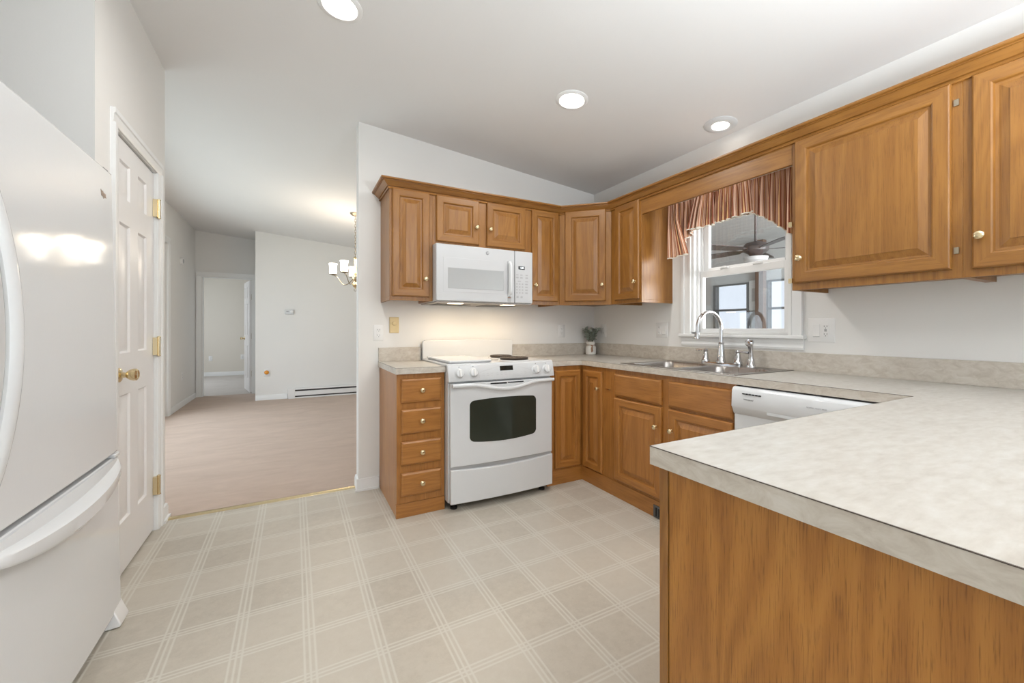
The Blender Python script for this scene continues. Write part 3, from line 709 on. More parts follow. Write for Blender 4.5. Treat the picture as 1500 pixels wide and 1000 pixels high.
# ---------------------------------------------------------------- worktops
def worktop_small():
    w_ = thing('countertop', 'small mottled beige countertop left of the range', 'countertop', (-1.825, -0.3, 0.876))
    obj('slab', MB().box(-1.980, -1.672, -0.600, 0, 0.8765, 0.914), ['laminate'], w_)
    mb = MB().box(-1.9815, -1.672, -0.6015, -0.600, 0.8765, 0.9125).box(-1.9815, -1.980, -0.600, 0, 0.8765, 0.9125)
    obj('edge_band', mb, 'laminate_edge', w_)
    obj('seam', MB().box(-1.9820, -1.672, -0.6020, -0.600, 0.9125, 0.9136).box(-1.9820, -1.980, -0.600, 0, 0.9125, 0.9136), 'seam_brown', w_)
    obj('backsplash', MB().box(-1.980, -1.672, -0.019, 0, 0.914, 1.014), 'laminate_edge', w_, bevel=0.001)
worktop_small()
w_ = thing('countertop', 'long mottled beige countertop with sink and broad peninsula', 'countertop', (-0.5, -1.6, 0.876))
HX0, HX1, HY0, HY1 = -0.552, -0.052, -1.795, -1.010
mb = MB()
T0, T1 = 0.8765, 0.914
xs = [-1.877, -0.902, -0.600, HX0, HX1, 0.0]; ys = [-3.30, PY, HY0, HY1, -0.600, 0.0]
def inside(x, y):
    if HX0 < x < HX1 and HY0 < y < HY1: return False
    if y < PY: return x > -1.877
    if y < -0.6: return x > -0.6
    return x > -0.902
for i in range(len(xs) - 1):
    for j in range(len(ys) - 1):
        if inside((xs[i] + xs[i + 1]) / 2, (ys[j] + ys[j + 1]) / 2): mb.box(xs[i], xs[i + 1], ys[j], ys[j + 1], T0, T1)
# drop the inner walls between neighbouring blocks
def clean(mb):
    seen = {}
    for k, f in enumerate(mb.f):
        key = tuple(sorted(tuple(round(v, 4) for v in mb.v[i]) for i in f)); seen.setdefault(key, []).append(k)
    dead = {k for ks in seen.values() if len(ks) > 1 for k in ks}
    mb.f = [f for k, f in enumerate(mb.f) if k not in dead]; mb.mi = [m for k, m in enumerate(mb.mi) if k not in dead]
    return mb
obj('slab', clean(mb), 'laminate', w_, smooth=False)
E = 0.0015
mb = MB(); sm = MB()
for b, z0, z1, e in ((mb, T0, 0.9125, E), (sm, 0.9125, 0.9136, E + 0.0006)):
    b.box(-0.902, -0.600 - e, -0.600 - e, -0.600, z0, z1); b.box(-0.600 - e, -0.600, PY + e, -0.600, z0, z1)
    b.box(-1.877, -0.600, PY, PY + e, z0, z1); b.box(-1.877 - e, -1.877, -3.30, PY + e, z0, z1)
obj('edge_band', mb, 'laminate_edge', w_); obj('seam', sm, 'seam_brown', w_)
mb = MB().box(-0.902, 0, -0.019, 0, 0.914, 1.018); mb.box(-0.019, 0, -3.30, -0.019, 0.914, 1.018)
obj('backsplash', mb, 'laminate_edge', w_, bevel=0.001)

# ---------------------------------------------------------------- sink, faucet, sprayer
s = thing('kitchen_sink', 'double bowl stainless steel sink set in the countertop under the window', 'sink', (-0.30, -1.4, 0.914))
SX0, SX1, SY0, SY1 = -0.566, -0.028, -1.822, -0.985
b1 = (-0.530, -0.150, -1.395, -1.020); b2 = (-0.530, -0.150, -1.790, -1.425)
mb = MB(); zt, zb = 0.9185, 0.9142
mb.box(SX0, b1[0], SY0, SY1, zb, zt); mb.box(b1[1], SX1, SY0, SY1, zb, zt)
mb.box(b1[0], b1[1], b1[3], SY1, zb, zt); mb.box(b1[0], b1[1], b2[3], b1[2], zb, zt); mb.box(b1[0], b1[1], SY0, b2[2], zb, zt)
obj('rim', mb, 'steel', s, bevel=0.0015)
def rrect(x0, x1, y0, y1, r, z, n=6, collapse=False):
    L = []
    for cx, cy, a in ((x1 - r, y1 - r, 0), (x0 + r, y1 - r, 90), (x0 + r, y0 + r, 180), (x1 - r, y0 + r, 270)):
        for k in range(n + 1):
            th = math.radians(a + 90 * k / n)
            if collapse: L.append((cx + r * (1 if math.cos(math.radians(a + 45)) > 0 else -1), cy + r * (1 if math.sin(math.radians(a + 45)) > 0 else -1), z))
            else: L.append((cx + r * math.cos(th), cy + r * math.sin(th), z))
    return L
for (x0, x1, y0, y1) in (b1, b2):
    def ins(d, r, z, c=False): return rrect(x0 + d, x1 - d, y0 + d, y1 - d, r, z, 6, c)
    L = [ins(0, 0.07, 0.9186, True), ins(0.001, 0.07, 0.9180), ins(0.006, 0.066, 0.912), ins(0.010, 0.06, 0.85), ins(0.016, 0.06, 0.775), ins(0.05, 0.05, 0.755), ins(0.12, 0.03, 0.750)]
    mb = MB().loft(L, False, True)
    bw = obj('basin', mb, 'steel', s, angle=60)
    obj('drain', MB().lathe([(0.042, 0.0), (0.042, 0.003), (0.03, 0.002), (0.012, 0.0005)], ((x0 + x1) / 2, (y0 + y1) / 2, 0.7502), (0, 0, 1), 20), 'chrome', bw)
f = thing('faucet', 'chrome gooseneck faucet with two lever handles behind the sink', 'faucet', (-0.082, -1.405, zt))
fx, fy = -0.085, -1.405
obj('base_plate', MB().loft([rrect(fx - 0.027, fx + 0.027, fy - 0.142, fy + 0.142, 0.026, zt), rrect(fx - 0.027, fx + 0.027, fy - 0.142, fy + 0.142, 0.026, zt + 0.010), rrect(fx - 0.022, fx + 0.022, fy - 0.137, fy + 0.137, 0.021, zt + 0.015)]), 'chrome', f)
sp_ = MB().lathe([(0.030, 0.013), (0.030, 0.024), (0.026, 0.030), (0.022, 0.07), (0.0165, 0.125), (0.0155, 0.132), (0.018, 0.136), (0.018, 0.142), (0.0135, 0.147)], (fx, fy, zt), (0, 0, 1), 20)
pts = [(fx, fy, zt + 0.14), (fx, fy, zt + 0.240)]
R = 0.102
for k in range(1, 15):
    a = math.radians(180 - 192 * k / 14 + 0); 
    pts.append((fx - R - R * math.cos(a), fy + 0.02 * k / 14, zt + 0.240 + R * math.sin(a)))
ex, ey, ez = pts[-1]
sp_.tube(pts + [(ex - 0.003, ey, ez - 0.022)], 0.0118, 14)
sp_.lathe([(0.0135, 0), (0.0165, 0.03), (0.0165, 0.036), (0.0125, 0.037)], (ex - 0.002, ey, ez - 0.012), (-0.12, 0, -1), 16)
obj('spout', sp_, 'chrome', f)
for sg in (1, -1):
    hy = fy + 0.115 * sg
    mb = MB().lathe([(0.027, 0.013), (0.027, 0.024), (0.021, 0.032), (0.018, 0.06), (0.012, 0.080), (0.015, 0.084), (0.015, 0.094), (0.009, 0.100)], (fx, hy, zt), (0, 0, 1), 18)
    mb.tube([(fx, hy, zt + 0.088), (fx, hy + sg * 0.03, zt + 0.089), (fx, hy + sg * 0.072, zt + 0.088)], [0.0055, 0.0065, 0.0085], 10)
    obj('handle', mb, 'chrome', f)
sp2 = thing('side_sprayer', 'chrome side sprayer standing right of the faucet', 'sprayer', (fx, fy - 0.20, zt))
mb = MB().lathe([(0.026, 0), (0.026, 0.012), (0.021, 0.02), (0.018, 0.05)], (fx, fy - 0.20, zt), (0, 0, 1), 18)
obj('holder', mb, 'chrome', sp2)
mb = MB().tube([(fx, fy - 0.20, zt + 0.04), (fx, fy - 0.20, zt + 0.09), (fx - 0.005, fy - 0.20, zt + 0.125), (fx - 0.014, fy - 0.20, zt + 0.147)], [0.015, 0.012, 0.015, 0.018], 14)
mb.lathe([(0.012, -0.018), (0.022, -0.006), (0.0235, 0.012), (0.018, 0.020), (0.012, 0.018)], (fx - 0.012, fy - 0.20, zt + 0.148), (-0.9, 0, 0.25), 16)
obj('spray_head', mb, 'chrome', sp2)

# ---------------------------------------------------------------- range
RX0, RX1 = -1.668, -0.907
rg = thing('range', 'white electric slide in range with dark oven window', 'stove', (-1.29, -0.33, 0), )
obj('body', MB().box(RX0, RX1, -0.635, -0.012, 0.055, 0.900), 'appliance_white', rg, bevel=0.002)
for x in (RX0 + 0.05, RX1 - 0.05):
    for y in (-0.60, -0.06): obj('foot', MB().lathe([(0.022, 0.0), (0.022, 0.014), (0.012, 0.018), (0.012, 0.056)], (x, y, 0), (0, 0, 1), 14), 'black', rg)
obj('cooktop', MB().box(RX0 - 0.006, RX1 + 0.006, -0.648, -0.045, 0.9145, 0.929).box(RX0, RX1, -0.640, -0.045, 0.895, 0.9145), 'appliance_white', rg, bevel=0.004, seg=3)
mb = MB(); L = []
for z_, r_ in ((0.926, 0.0), (1.055, 0.0)): pass
bp = [(RX0 + 0.0, 0.925), (RX1, 0.925), (RX1, 1.045), (RX1 - 0.006, 1.058), (RX1 - 0.02, 1.064), (RX0 + 0.02, 1.064), (RX0 + 0.006, 1.058), (RX0, 1.045)]
obj('backguard', mb.prism(bp, 'y', -0.050, -0.021), 'appliance_white', rg, bevel=0.004, seg=3)
cp = [(-0.643, 0.926), (-0.655, 0.918), (-0.676, 0.826), (-0.672, 0.817), (-0.630, 0.817), (-0.630, 0.926)]
ctl = obj('control_panel', MB().prism(cp, 'x', RX0 - 0.009, RX1 + 0.009), 'appliance_white', rg, bevel=0.003)
nC = Vector((0, -0.975, 0.2225)).normalized(); upC = Vector((0, 0.2225, 0.975)).normalized()
def on_panel(x, z): return Vector((x, -0.655 - (0.918 - z) / 0.092 * 0.021, z))
for x in (-1.604, -1.509, -1.043, -0.957):
    mb = MB().lathe([(0.0335, 0.0), (0.0335, 0.002), (0.0285, 0.004), (0.026, 0.018), (0.023, 0.021), (0.004, 0.022)], on_panel(x, 0.869), nC, 24)
    k_ = obj('knob', mb, 'appliance_white', ctl)
    mb = MB(); c0 = on_panel(x, 0.869) + nC * 0.020
    mb.lathe([(0.0338, 0), (0.0338, 0.0008), (0.030, 0.001)], on_panel(x, 0.869), nC, 24)
    obj('skirt', mb, 'plastic_grey', k_)
    u = Vector((1, 0, 0))
    q = [c0 + u * a + upC * b + nC * d for d in (0, 0.010) for a, b in ((-0.006, -0.024), (0.006, -0.024), (0.006, 0.024), (-0.006, 0.024))]
    obj('grip', MB().add(q, [(0, 1, 2, 3), (4, 5, 6, 7), (0, 1, 5, 4), (1, 2, 6, 5), (2, 3, 7, 6), (3, 0, 4, 7)]), 'plastic_white', k_, bevel=0.003)
    p = on_panel(x, 0.909)
    obj('mark', MB().lathe([(0.003, 0), (0.003, 0.0006)], p, nC, 8), 'dark_grey', ctl)
q = [on_panel(x, z) + nC * d for d in (0.0, 0.0012) for x, z in ((-1.319, 0.874), (-1.222, 0.874), (-1.222, 0.904), (-1.319, 0.904))]
obj('clock_display', MB().add(q, [(0, 1, 2, 3), (4, 5, 6, 7), (0, 1, 5, 4), (1, 2, 6, 5), (2, 3, 7, 6), (3, 0, 4, 7)]), 'display_black', ctl)
mb = MB()
arc = [(-1.47, 0.835)] + [(-1.47 + 0.40 * k / 16, 0.866 + 0.040 * math.sin(math.pi * k / 16)) for k in range(17)] + [(-1.07, 0.835)]
mb.tube([on_panel(x, z) + nC * 0.0002 for x, z in arc] + [on_panel(-1.27, 0.832)], 0.0007, 4, closed=True)
obj('outline', mb, 'print_faint', ctl)
mb = MB()
for x in [-1.44 + 0.03 * k for k in range(3)] + [-1.19 + 0.03 * k for k in range(3)] + [-1.34 + 0.03 * k for k in range(6)]:
    for z in (0.848, 0.861):
        p = on_panel(x, z); q = [p + Vector((a, 0, 0)) + upC * b + nC * 0.0004 for a, b in ((-0.007, -0.0015), (0.007, -0.0015), (0.007, 0.0015), (-0.007, 0.0015))]
        obj('key_print', MB().add(q, [(0, 1, 2, 3)]), 'print_faint', ctl)
def bow(x): 
    t_ = (x - (RX0 + RX1) / 2) / ((RX1 - RX0) / 2); return 1 - t_ * t_
def bow_slab(mb, x0, x1, yb, yf, bw, zlo, zhi, n=24, mi=0):
    F_, B_ = [], []
    L = []
    for k in range(n + 1):
        x = x0 + (x1 - x0) * k / n; y = yf - bw * bow(x)
        L.append([(x, y, zlo(x)), (x, y, zhi(x)), (x, yb, zhi(x)), (x, yb, zlo(x))])
    return mb.loft(L, mi=mi)
dx0, dx1 = RX0 + 0.007, RX1 - 0.001
door = obj('oven_door', bow_slab(MB(), dx0, dx1, -0.637, -0.662, 0.018, lambda x: 0.283, lambda x: 0.806), 'appliance_white', rg, bevel=0.004, seg=3)
# window with curved long sides
def wz(x, top):
    t_ = (x + 1.292) / 0.245
    return 0.690 + 0.012 * (1 - t_ * t_) if top else 0.434 - 0.018 * (1 - t_ * t_)
mb = MB(); L = []
for k in range(97):
    a = math.sin(math.pi / 2 * (-1 + 2 * k / 96)); rr = max(0.0, (abs(a) - 0.88) / 0.12); cut = 0.03 * (1 - math.sqrt(max(0, 1 - rr * rr)))
    x = -1.292 + 0.245 * a; y = -0.662 - 0.018 * bow(x)
    L.append([(x, y - 0.0012, wz(x, 0) + cut), (x, y - 0.0012, wz(x, 1) - cut), (x, y + 0.004, wz(x, 1) - cut), (x, y + 0.004, wz(x, 0) + cut)])
obj('window', mb.loft(L), 'oven_glass', door)
mb = MB(); L = []
for k in range(29):
    a = -1 + 2 * k / 28; x = (dx0 + dx1) / 2 + (dx1 - dx0 - 0.008) / 2 * a
    dip = 0.5 + 0.5 * math.cos(math.pi * min(1, abs(a) / 0.72)); z = 0.796 - 0.036 * dip; y = -0.688 - 0.020 * bow(x) - 0.006 * dip
    hh, dd = 0.0125, 0.011
    L.append([(x, y + dd * math.cos(t) * 1.0, z + hh * math.sin(t)) for t in [math.pi * 2 * j / 10 for j in range(10)]])
mb.loft(L)
for x in (dx0 + 0.03, dx1 - 0.03): mb.box(x - 0.02, x + 0.02, -0.69, -0.655, 0.786, 0.804)
obj('handle', mb, 'appliance_white', door)
mb = MB()
for x0, x1 in ((-1.395, -1.277), (-1.269, -1.150)):
    y = -0.662 - 0.018 * bow(-1.29); mb.prism([(x0, 0.787), (x1, 0.787), (x1, 0.7975), (x0, 0.7975)] if False else [(x0, 0.7915), (x1, 0.788 if x1 < -1.2 else 0.7915), (x1, 0.799 if x1 < -1.2 else 0.7985), (x0, 0.7985)], 'y', y - 0.001, y + 0.004)
obj('vent_slot', mb, 'black', door)
obj('storage_drawer', bow_slab(MB(), dx0, dx1, -0.637, -0.668, 0.020, lambda x: 0.052, lambda x: 0.2675 - 0.014 * bow(x)), 'appliance_white', rg, bevel=0.004, seg=3)
obj('drawer_gap', bow_slab(MB(), dx0 + 0.002, dx1 - 0.002, -0.636, -0.655, 0.008, lambda x: 0.25, lambda x: 0.284), 'plastic_grey', rg)
# coil burners
for cx, cy, r in ((-1.118, -0.262, 0.078), (-1.128, -0.500, 0.098)):
    b = obj('burner', MB().lathe([(r + 0.02, 0.0), (r + 0.02, 0.003), (r + 0.008, 0.004), (r + 0.004, 0.001)], (cx, cy, 0.929), (0, 0, 1), 28), 'appliance_white', rg)
    mb = MB(); pts = []
    turns = 4 if r < 0.09 else 5
    for k in range(turns * 22 + 1):
        a = 2 * math.pi * k / 22; q = 0.018 + (r - 0.022) * k / (turns * 22)
        pts.append((cx + q * math.cos(a), cy + q * math.sin(a), 0.9435))
    mb.tube(pts, 0.0062, 6)
    mb.lathe([(r, 0.931), (r + 0.005, 0.940), (r + 0.005, 0.947), (r - 0.003, 0.949), (r - 0.004, 0.935)], (cx, cy, 0), (0, 0, 1), 28, cap=False)
    mb.lathe([(r - 0.002, 0.9345), (0.003, 0.9340)], (cx, cy, 0), (0, 0, 1), 28)
    mb.lathe([(0.014, 0.934), (0.014, 0.948)], (cx, cy, 0), (0, 0, 1), 12)
    obj('coil', mb, 'coil_iron', b)
cv = thing('burner_cover', 'white raised cover lying over the left half of the cooktop', 'stove cover', (-1.51, -0.37, 0.9295))
obj('lid', MB().box(-1.655, -1.365, -0.632, -0.115, 0.934, 0.948), 'appliance_white', cv, bevel=0.005, seg=3)
obj('gasket', MB().box(-1.648, -1.372, -0.626, -0.122, 0.9294, 0.9345), 'plastic_grey', cv)

# ---------------------------------------------------------------- microwave
MX0, MX1, MZ0, MZ1, MF = -1.671, -0.913, 1.340, 1.7355, -0.398
mw = thing('microwave', 'white over the range microwave hung under the short cabinet', 'microwave', (-1.29, -0.2, MZ0))
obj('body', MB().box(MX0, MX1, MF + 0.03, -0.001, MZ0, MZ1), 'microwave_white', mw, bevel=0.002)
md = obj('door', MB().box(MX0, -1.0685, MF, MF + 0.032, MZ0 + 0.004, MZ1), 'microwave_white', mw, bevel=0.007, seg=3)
# framed field and window of the door
mb = MB().rings((-1.627, MF - 0.0004, 1.402), U_B, N_B, 0.499, 0.248, [(0, 0), (0.0015, -0.0016), (0.004, -0.0016), (0.006, 0.0006)])
obj('field', mb, 'microwave_white', md)
mb = MB().rings((-1.589, MF - 0.001, 1.431), U_B, N_B, 0.428, 0.144, [(0, 0), (0, 0.0012), (0.004, 0.0012), (0.006, 0.0006)])
obj('window', mb, 'microwave_window', md)
mb = MB(); L = []
for k in range(15):
    a = k / 14; z = 1.392 + 0.262 * a; o_ = 0.030 * (1 - (2 * a - 1) ** 8)
    L.append([(-1.128, MF + 0.0 - o_ * 0.55, z), (-1.121, MF - o_ - 0.003, z), (-1.105, MF - o_ - 0.003, z), (-1.099, MF - o_ * 0.55, z), (-1.099, MF - 0.0, z), (-1.128, MF - 0.0, z)])
obj('handle', MB().box(-1.124, -1.102, MF - 0.012, MF + 0.002, 1.392, 1.418).box(-1.124, -1.102, MF - 0.012, MF + 0.002, 1.628, 1.654).loft([[(p[0], min(p[1] + 0.0, p[1]) if i < 4 else p[1] - o2, p[2]) for i, p in enumerate(Lk)] for Lk, o2 in [(Lq, 0.018 * (1 - (2 * (iq / 14) - 1) ** 8)) for iq, Lq in enumerate(L)]]), 'light_grey', md)
obj('sticker', MB().box(-1.128, -1.100, MF - 0.001, MF + 0.001, 1.345, 1.386), 'print_light', md)
obj('sticker_band', MB().box(-1.128, -1.100, MF - 0.0012, MF + 0.001, 1.380, 1.386), 'ribbon', md)
# round emblem on the door
em = obj('emblem', MB().lathe([(0.0125, 0), (0.0125, 0.0015), (0.0105, 0.002)], (-1.291, MF, 1.698), (0, -1, 0), 22), 'print_grey', md)
text('emblem_letters', 'GE', (-1.291, MF - 0.0022, 1.698), (R90, 0, 0), 0.013, 'plastic_white', md, 0.25)
mp = obj('control_panel', MB().box(-1.0665, MX1, MF, MF + 0.032, MZ0 + 0.004, MZ1), 'microwave_white', mw, bevel=0.007, seg=3)
obj('panel_field', MB().box(-1.0655, -0.943, MF - 0.0004, MF + 0.001, 1.3555, 1.650), 'microwave_white', mp)
obj('display', MB().box(-1.037, -0.984, MF - 0.001, MF + 0.001, 1.598, 1.622), 'display_black', mp)
text('digits', '1:08', (-1.010, MF - 0.0014, 1.610), (R90, 0, 0), 0.021, 'display_digits', mp)
mb = MB()
def btn(x, z, w, h): obj('button', MB().box(x - w / 2, x + w / 2, MF - 0.0009, MF + 0.0005, z - h / 2, z + h / 2), 'print_light', mp)
for x in (-1.047, -1.012, -0.966): btn(x, 1.556, 0.020, 0.008); btn(x, 1.536, 0.022, 0.011)
for x in (-1.030, -0.966): btn(x, 1.508, 0.026, 0.007)
for z in (1.488, 1.466, 1.444, 1.422):
    for x in (-1.050, -1.026, -1.002, -0.968): btn(x, z, 0.012 if x < -0.99 else 0.022, 0.010)
for x in (-1.045, -1.010): btn(x, 1.390, 0.018, 0.014)
obj('split', MB().box(-1.0685, -1.0665, MF + 0.003, MF + 0.03, MZ0 + 0.006, MZ1 - 0.002), 'dark_grey', mw)
vb = obj('vent_base', MB().box(MX0 + 0.004, MX1 - 0.004, MF + 0.012, -0.004, MZ0 - 0.006, MZ0 + 0.001), 'vent_metal', mw)
for x in (-1.48, -1.10): obj('grease_filter', MB().box(x - 0.13, x + 0.13, -0.22, -0.03, MZ0 - 0.009, MZ0 - 0.005), 'dark_grey', vb)
for x in (-1.50, -1.08): obj('hood_lamp', MB().box(x - 0.05, x + 0.05, -0.33, -0.27, MZ0 - 0.0085, MZ0 - 0.005), 'hood_lamp', vb)
for x in (-1.50, -1.08): area('microwave_hood_light', (x, -0.30, MZ0 - 0.012), (0, 0, 0), 0.09, 0.05, 1.15, (1.0, 0.76, 0.48))

# ---------------------------------------------------------------- dishwasher
WYa, WYb = -1.847, -2.445
dw = thing('dishwasher', 'white dishwasher built in right of the sink cabinet', 'dishwasher', (-0.3, -2.146, 0))
obj('body', MB().box(-0.575, -0.03, WYb + 0.004, WYa - 0.004, 0.10, 0.868), 'plastic_white', dw)
obj('door', MB().box(-0.604, -0.575, WYb, WYa, 0.11, 0.765), 'appliance_white', dw, bevel=0.004)
obj('kick_plate', MB().box(-0.545, -0.53, WYb, WYa, 0.0, 0.11), 'plastic_white', dw)
cpf = [(-0.575, 0.869), (-0.600, 0.869), (-0.614, 0.864), (-0.622, 0.852), (-0.626, 0.775), (-0.622, 0.768), (-0.609, 0.738), (-0.600, 0.732), (-0.575, 0.732)]
dc = obj('control_panel', MB().prism(cpf, 'y', WYb, WYa), 'appliance_white', dw, angle=50)
mb = MB()
for k in range(6): mb.box(-0.6265, -0.6215, -1.902 - k * 0.0158, -1.902 - k * 0.0158 - 0.0115, 0.837, 0.8425)
obj('vent', mb, 'black', dc)
obj('handle_recess', MB().box(-0.6245, -0.612, -2.30, -2.02, 0.757, 0.7695), 'light_grey', dc)
text('logo', 'Whirlpool', (-0.6262, -1.932, 0.8135), (R90, 0, -R90), 0.0115, 'dark_grey', dc, 0.3)
text('cycle_print', 'NORMAL  HEAVY  RINSE', (-0.6262, -2.225, 0.822), (R90, 0, -R90), 0.007, 'print_grey', dc)
obj('filler', MB().box(-0.595, -0.575, PY + 0.0015, WYb - 0.002, 0.0, 0.876), 'base_oak_v', dw)

# ---------------------------------------------------------------- refrigerator
FRX = -3.120
fr = thing('refrigerator', 'white bottom freezer refrigerator standing at the left edge', 'refrigerator', (FRX, -1.30, 0))
FY0, FY1 = -1.775, -0.915
obj('body', MB().box(FRX - 0.74, FRX - 0.075, FY0 + 0.005, FY1 - 0.006, 0.03, 1.735), 'fridge_white', fr, bevel=0.006)
def fridge_door(name, z0, z1):
    L = []
    for k in range(25):
        y = FY1 + (FY0 - FY1) * k / 24; b = 0.004 * (1 - (2 * k / 24 - 1) ** 2)
        L.append([(FRX - 0.001 + b, y, z0), (FRX - 0.001 + b, y, z1), (FRX - 0.07, y, z1), (FRX - 0.07, y, z0)])
    return obj(name, MB().loft(L), 'fridge_white', fr, bevel=0.008, seg=3)
fd = fridge_door('refrigerator_door', 0.664, 1.766)
fz = fridge_door('freezer_drawer', 0.050, 0.648)
obj('gasket', MB().box(FRX - 0.076, FRX - 0.06, FY0 + 0.02, FY1 - 0.02, 0.06, 1.73), 'plastic_grey', fr)
mb = MB(); pts = []; 
for k in range(25):
    a = k / 24; z = 0.745 + 0.815 * a; o_ = 0.060 * math.sin(math.pi * a) ** 0.75
    pts.append((FRX - 0.006 + o_, -1.725, z))
L = []
for i, p in enumerate(pts):
    hw, hd = 0.021, 0.013
    L.append([(p[0] + hd * math.cos(t), p[1] + hw * math.sin(t), p[2]) for t in [2 * math.pi * j / 12 for j in range(12)]])
obj('handle', mb.loft(L), 'fridge_white', fd)
mb = MB(); L = []
for k in range(29):
    a = k / 28; y = FY1 - 0.012 + (FY0 - FY1 + 0.024) * a; e = math.sin(math.pi * a) ** 0.55 if 0 < a < 1 else 0.0
    xb = FRX - 0.001 + 0.004 * (1 - (2 * a - 1) ** 2); p = 0.052 * e + 0.003
    L.append([(xb - 0.004, y, 0.646), (xb + 0.004, y, 0.645), (xb + 0.012 * e + 0.001, y, 0.640 - 0.030 * e), (xb + p - 0.010 * e, y, 0.634 - 0.030 * e), (xb + p, y, 0.630 - 0.032 * e), (xb + p + 0.001, y, 0.626 - 0.066 * e), (xb + p - 0.008 * e, y, 0.622 - 0.074 * e), (xb, y, 0.618 - 0.070 * e), (xb - 0.004, y, 0.617 - 0.068 * e)])
obj('handle', mb.loft(L), 'fridge_white', fz)
obj('hinge_cap', MB().box(FRX - 0.065, FRX - 0.008, FY1 - 0.06, FY1 - 0.012, 1.766, 1.774), 'dark_grey', fr, bevel=0.003)
obj('hinge_cap', MB().box(FRX - 0.06, FRX + 0.004, FY1 - 0.05, FY1 + 0.001, 0.6495, 0.6625), 'fridge_white', fr, bevel=0.003)
mb = MB().prism([(FRX - 0.07, 0.0), (FRX + 0.018, 0.004), (FRX + 0.020, 0.016), (FRX - 0.002, 0.075), (FRX - 0.07, 0.075)], 'y', FY1 - 0.085, FY1 + 0.004)
obj('foot', mb, 'plastic_white', fr, bevel=0.004)
obj('base_grille', MB().box(FRX - 0.09, FRX - 0.03, FY0 + 0.02, FY1 - 0.09, 0.008, 0.048), 'plastic_grey', fr)
mb = MB(); q = [(0, 0.012), (0.010, 0.006), (0.018, 0.010), (0.024, 0.004), (0.046, 0.004), (0.044, -0.006), (0.050, -0.010), (0.030, -0.012), (0.026, -0.018), (0.020, -0.010), (0.006, -0.010)]
mb.prism([(-1.012 - 0.025 + a, 1.660 + b) for a, b in q], 'x', FRX - 0.004, FRX + 0.0022)
em = obj('badge_residue', mb, 'residue', fd); em['label'] = 'brown glue mark where a badge was'
fr.rotation_euler = (0, math.radians(-0.94), 0)

# ---------------------------------------------------------------- curtain valance
cu = thing('window_curtain', 'red and tan striped swag valance curtain over the sink window', 'curtain', (-0.12, -1.45, 2.05))
prof_ = [(-1.036, 1.655), (-1.075, 1.66), (-1.13, 1.672), (-1.185, 1.690), (-1.204, 1.697), (-1.19, 1.725), (-1.135, 1.762), (-1.17, 1.797), (-1.24, 1.812), (-1.30, 1.820), (-1.318, 1.836), (-1.40, 1.838), (-1.51, 1.840), (-1.60, 1.842), (-1.66, 1.828), (-1.71, 1.802), (-1.77, 1.750), (-1.815, 1.71), (-1.858, 1.676)]
def interp(pts, t):
    if t <= pts[0][0]: return pts[0][1]
    for (a, va), (b, vb_) in zip(pts, pts[1:]):
        if t <= b: return va + (vb_ - va) * (t - a) / max(1e-9, b - a)
    return pts[-1][1]
def cloth(t0, t1, zb, xoff, amp, freq, ph, n=240, rows=26, top=2.062, skew=None):
    mb = MB(); mb.uv = []; hem = []
    arc = 0; prev = None
    for i in range(n + 1):
        s_ = i / n; y = t0 + (t1 - t0) * s_
        ph_ = 2 * math.pi * (freq * s_ + 0.35 * math.sin(5.1 * s_ + ph)) + ph
        zbt = zb(y)
        for r in range(rows + 1):
            v = r / rows; z = top + (zbt - top) * v
            am = amp * (0.28 + 0.72 * min(1.0, v * 1.8)) * (1 + 0.35 * math.sin(9 * s_ + 2 * ph))
            gat = 0.0045 * math.sin(2 * math.pi * freq * 2.7 * s_ + ph) * max(0, 1 - v * 4)
            yy = y + (skew(s_, v) if skew else 0) + 0.006 * math.sin(2 * ph_) * v
            xx = xoff + am * math.cos(ph_) + gat
            mb.v.append((xx, yy, z))
            if r == 0:
                mid = (xoff + amp * 0.8 * math.cos(ph_), y)
        if prev is not None: arc += math.hypot(mid[0] - prev[0], mid[1] - prev[1])
        prev = mid
        mb.uv += [(arc / 0.027, 0)] * (rows + 1)
        hem.append(mb.v[-1])
    for i in range(n):
        for r in range(rows):
            a = i * (rows + 1) + r; mb.f.append([a, a + rows + 1, a + rows + 2, a + 1]); mb.mi.append(0)
    return mb, hem
tail_l = [(-1.205, 1.800), (-1.200, 1.697), (-1.12, 1.676), (-1.036, 1.655)]
def arch(y):
    t_ = abs(y + 1.447) / 0.41
    return 1.842 - 0.175 * max(0.0, (t_ - 0.42) / 0.58) ** 1.35 if t_ > 0.42 else 1.842
mbs, hem = cloth(-1.860, -1.036, lambda y: arch(y), -0.115, 0.016, 15, 0.6)
obj('swag', mbs, 'striped_cloth', cu, solid=0.0015, angle=80)
obj('swag_trim', MB().tube(hem, 0.0035, 6), 'trim_cream', cu)
def jab(y): return interp(sorted([(-1.210, 1.703), (-1.16, 1.690), (-1.036, 1.655)]), y)
mbs, hem = cloth(-1.115, -1.034, lambda y: 1.655 + (-1.034 - y) * 0.12, -0.150, 0.012, 3, 0.1, 60, 26, skew=lambda s, v: -0.085 * (1 - s) * max(0, v - 0.35) / 0.65)
obj('jabot', mbs, 'striped_cloth', cu, solid=0.0015, angle=80)
obj('jabot_trim', MB().tube(hem, 0.0035, 6), 'trim_cream', cu)
mbs, hem = cloth(-1.40, -1.26, lambda y: 1.826 + (y + 1.30) * 0.05, -0.150, 0.015, 4.5, 1.1, 80, 26, skew=lambda s, v: (0.065 * (s - 0.1)) * v)
obj('ruffle', mbs, 'striped_cloth', cu, solid=0.0015, angle=80)
obj('ruffle_trim', MB().tube(hem, 0.0035, 6), 'trim_cream', cu)
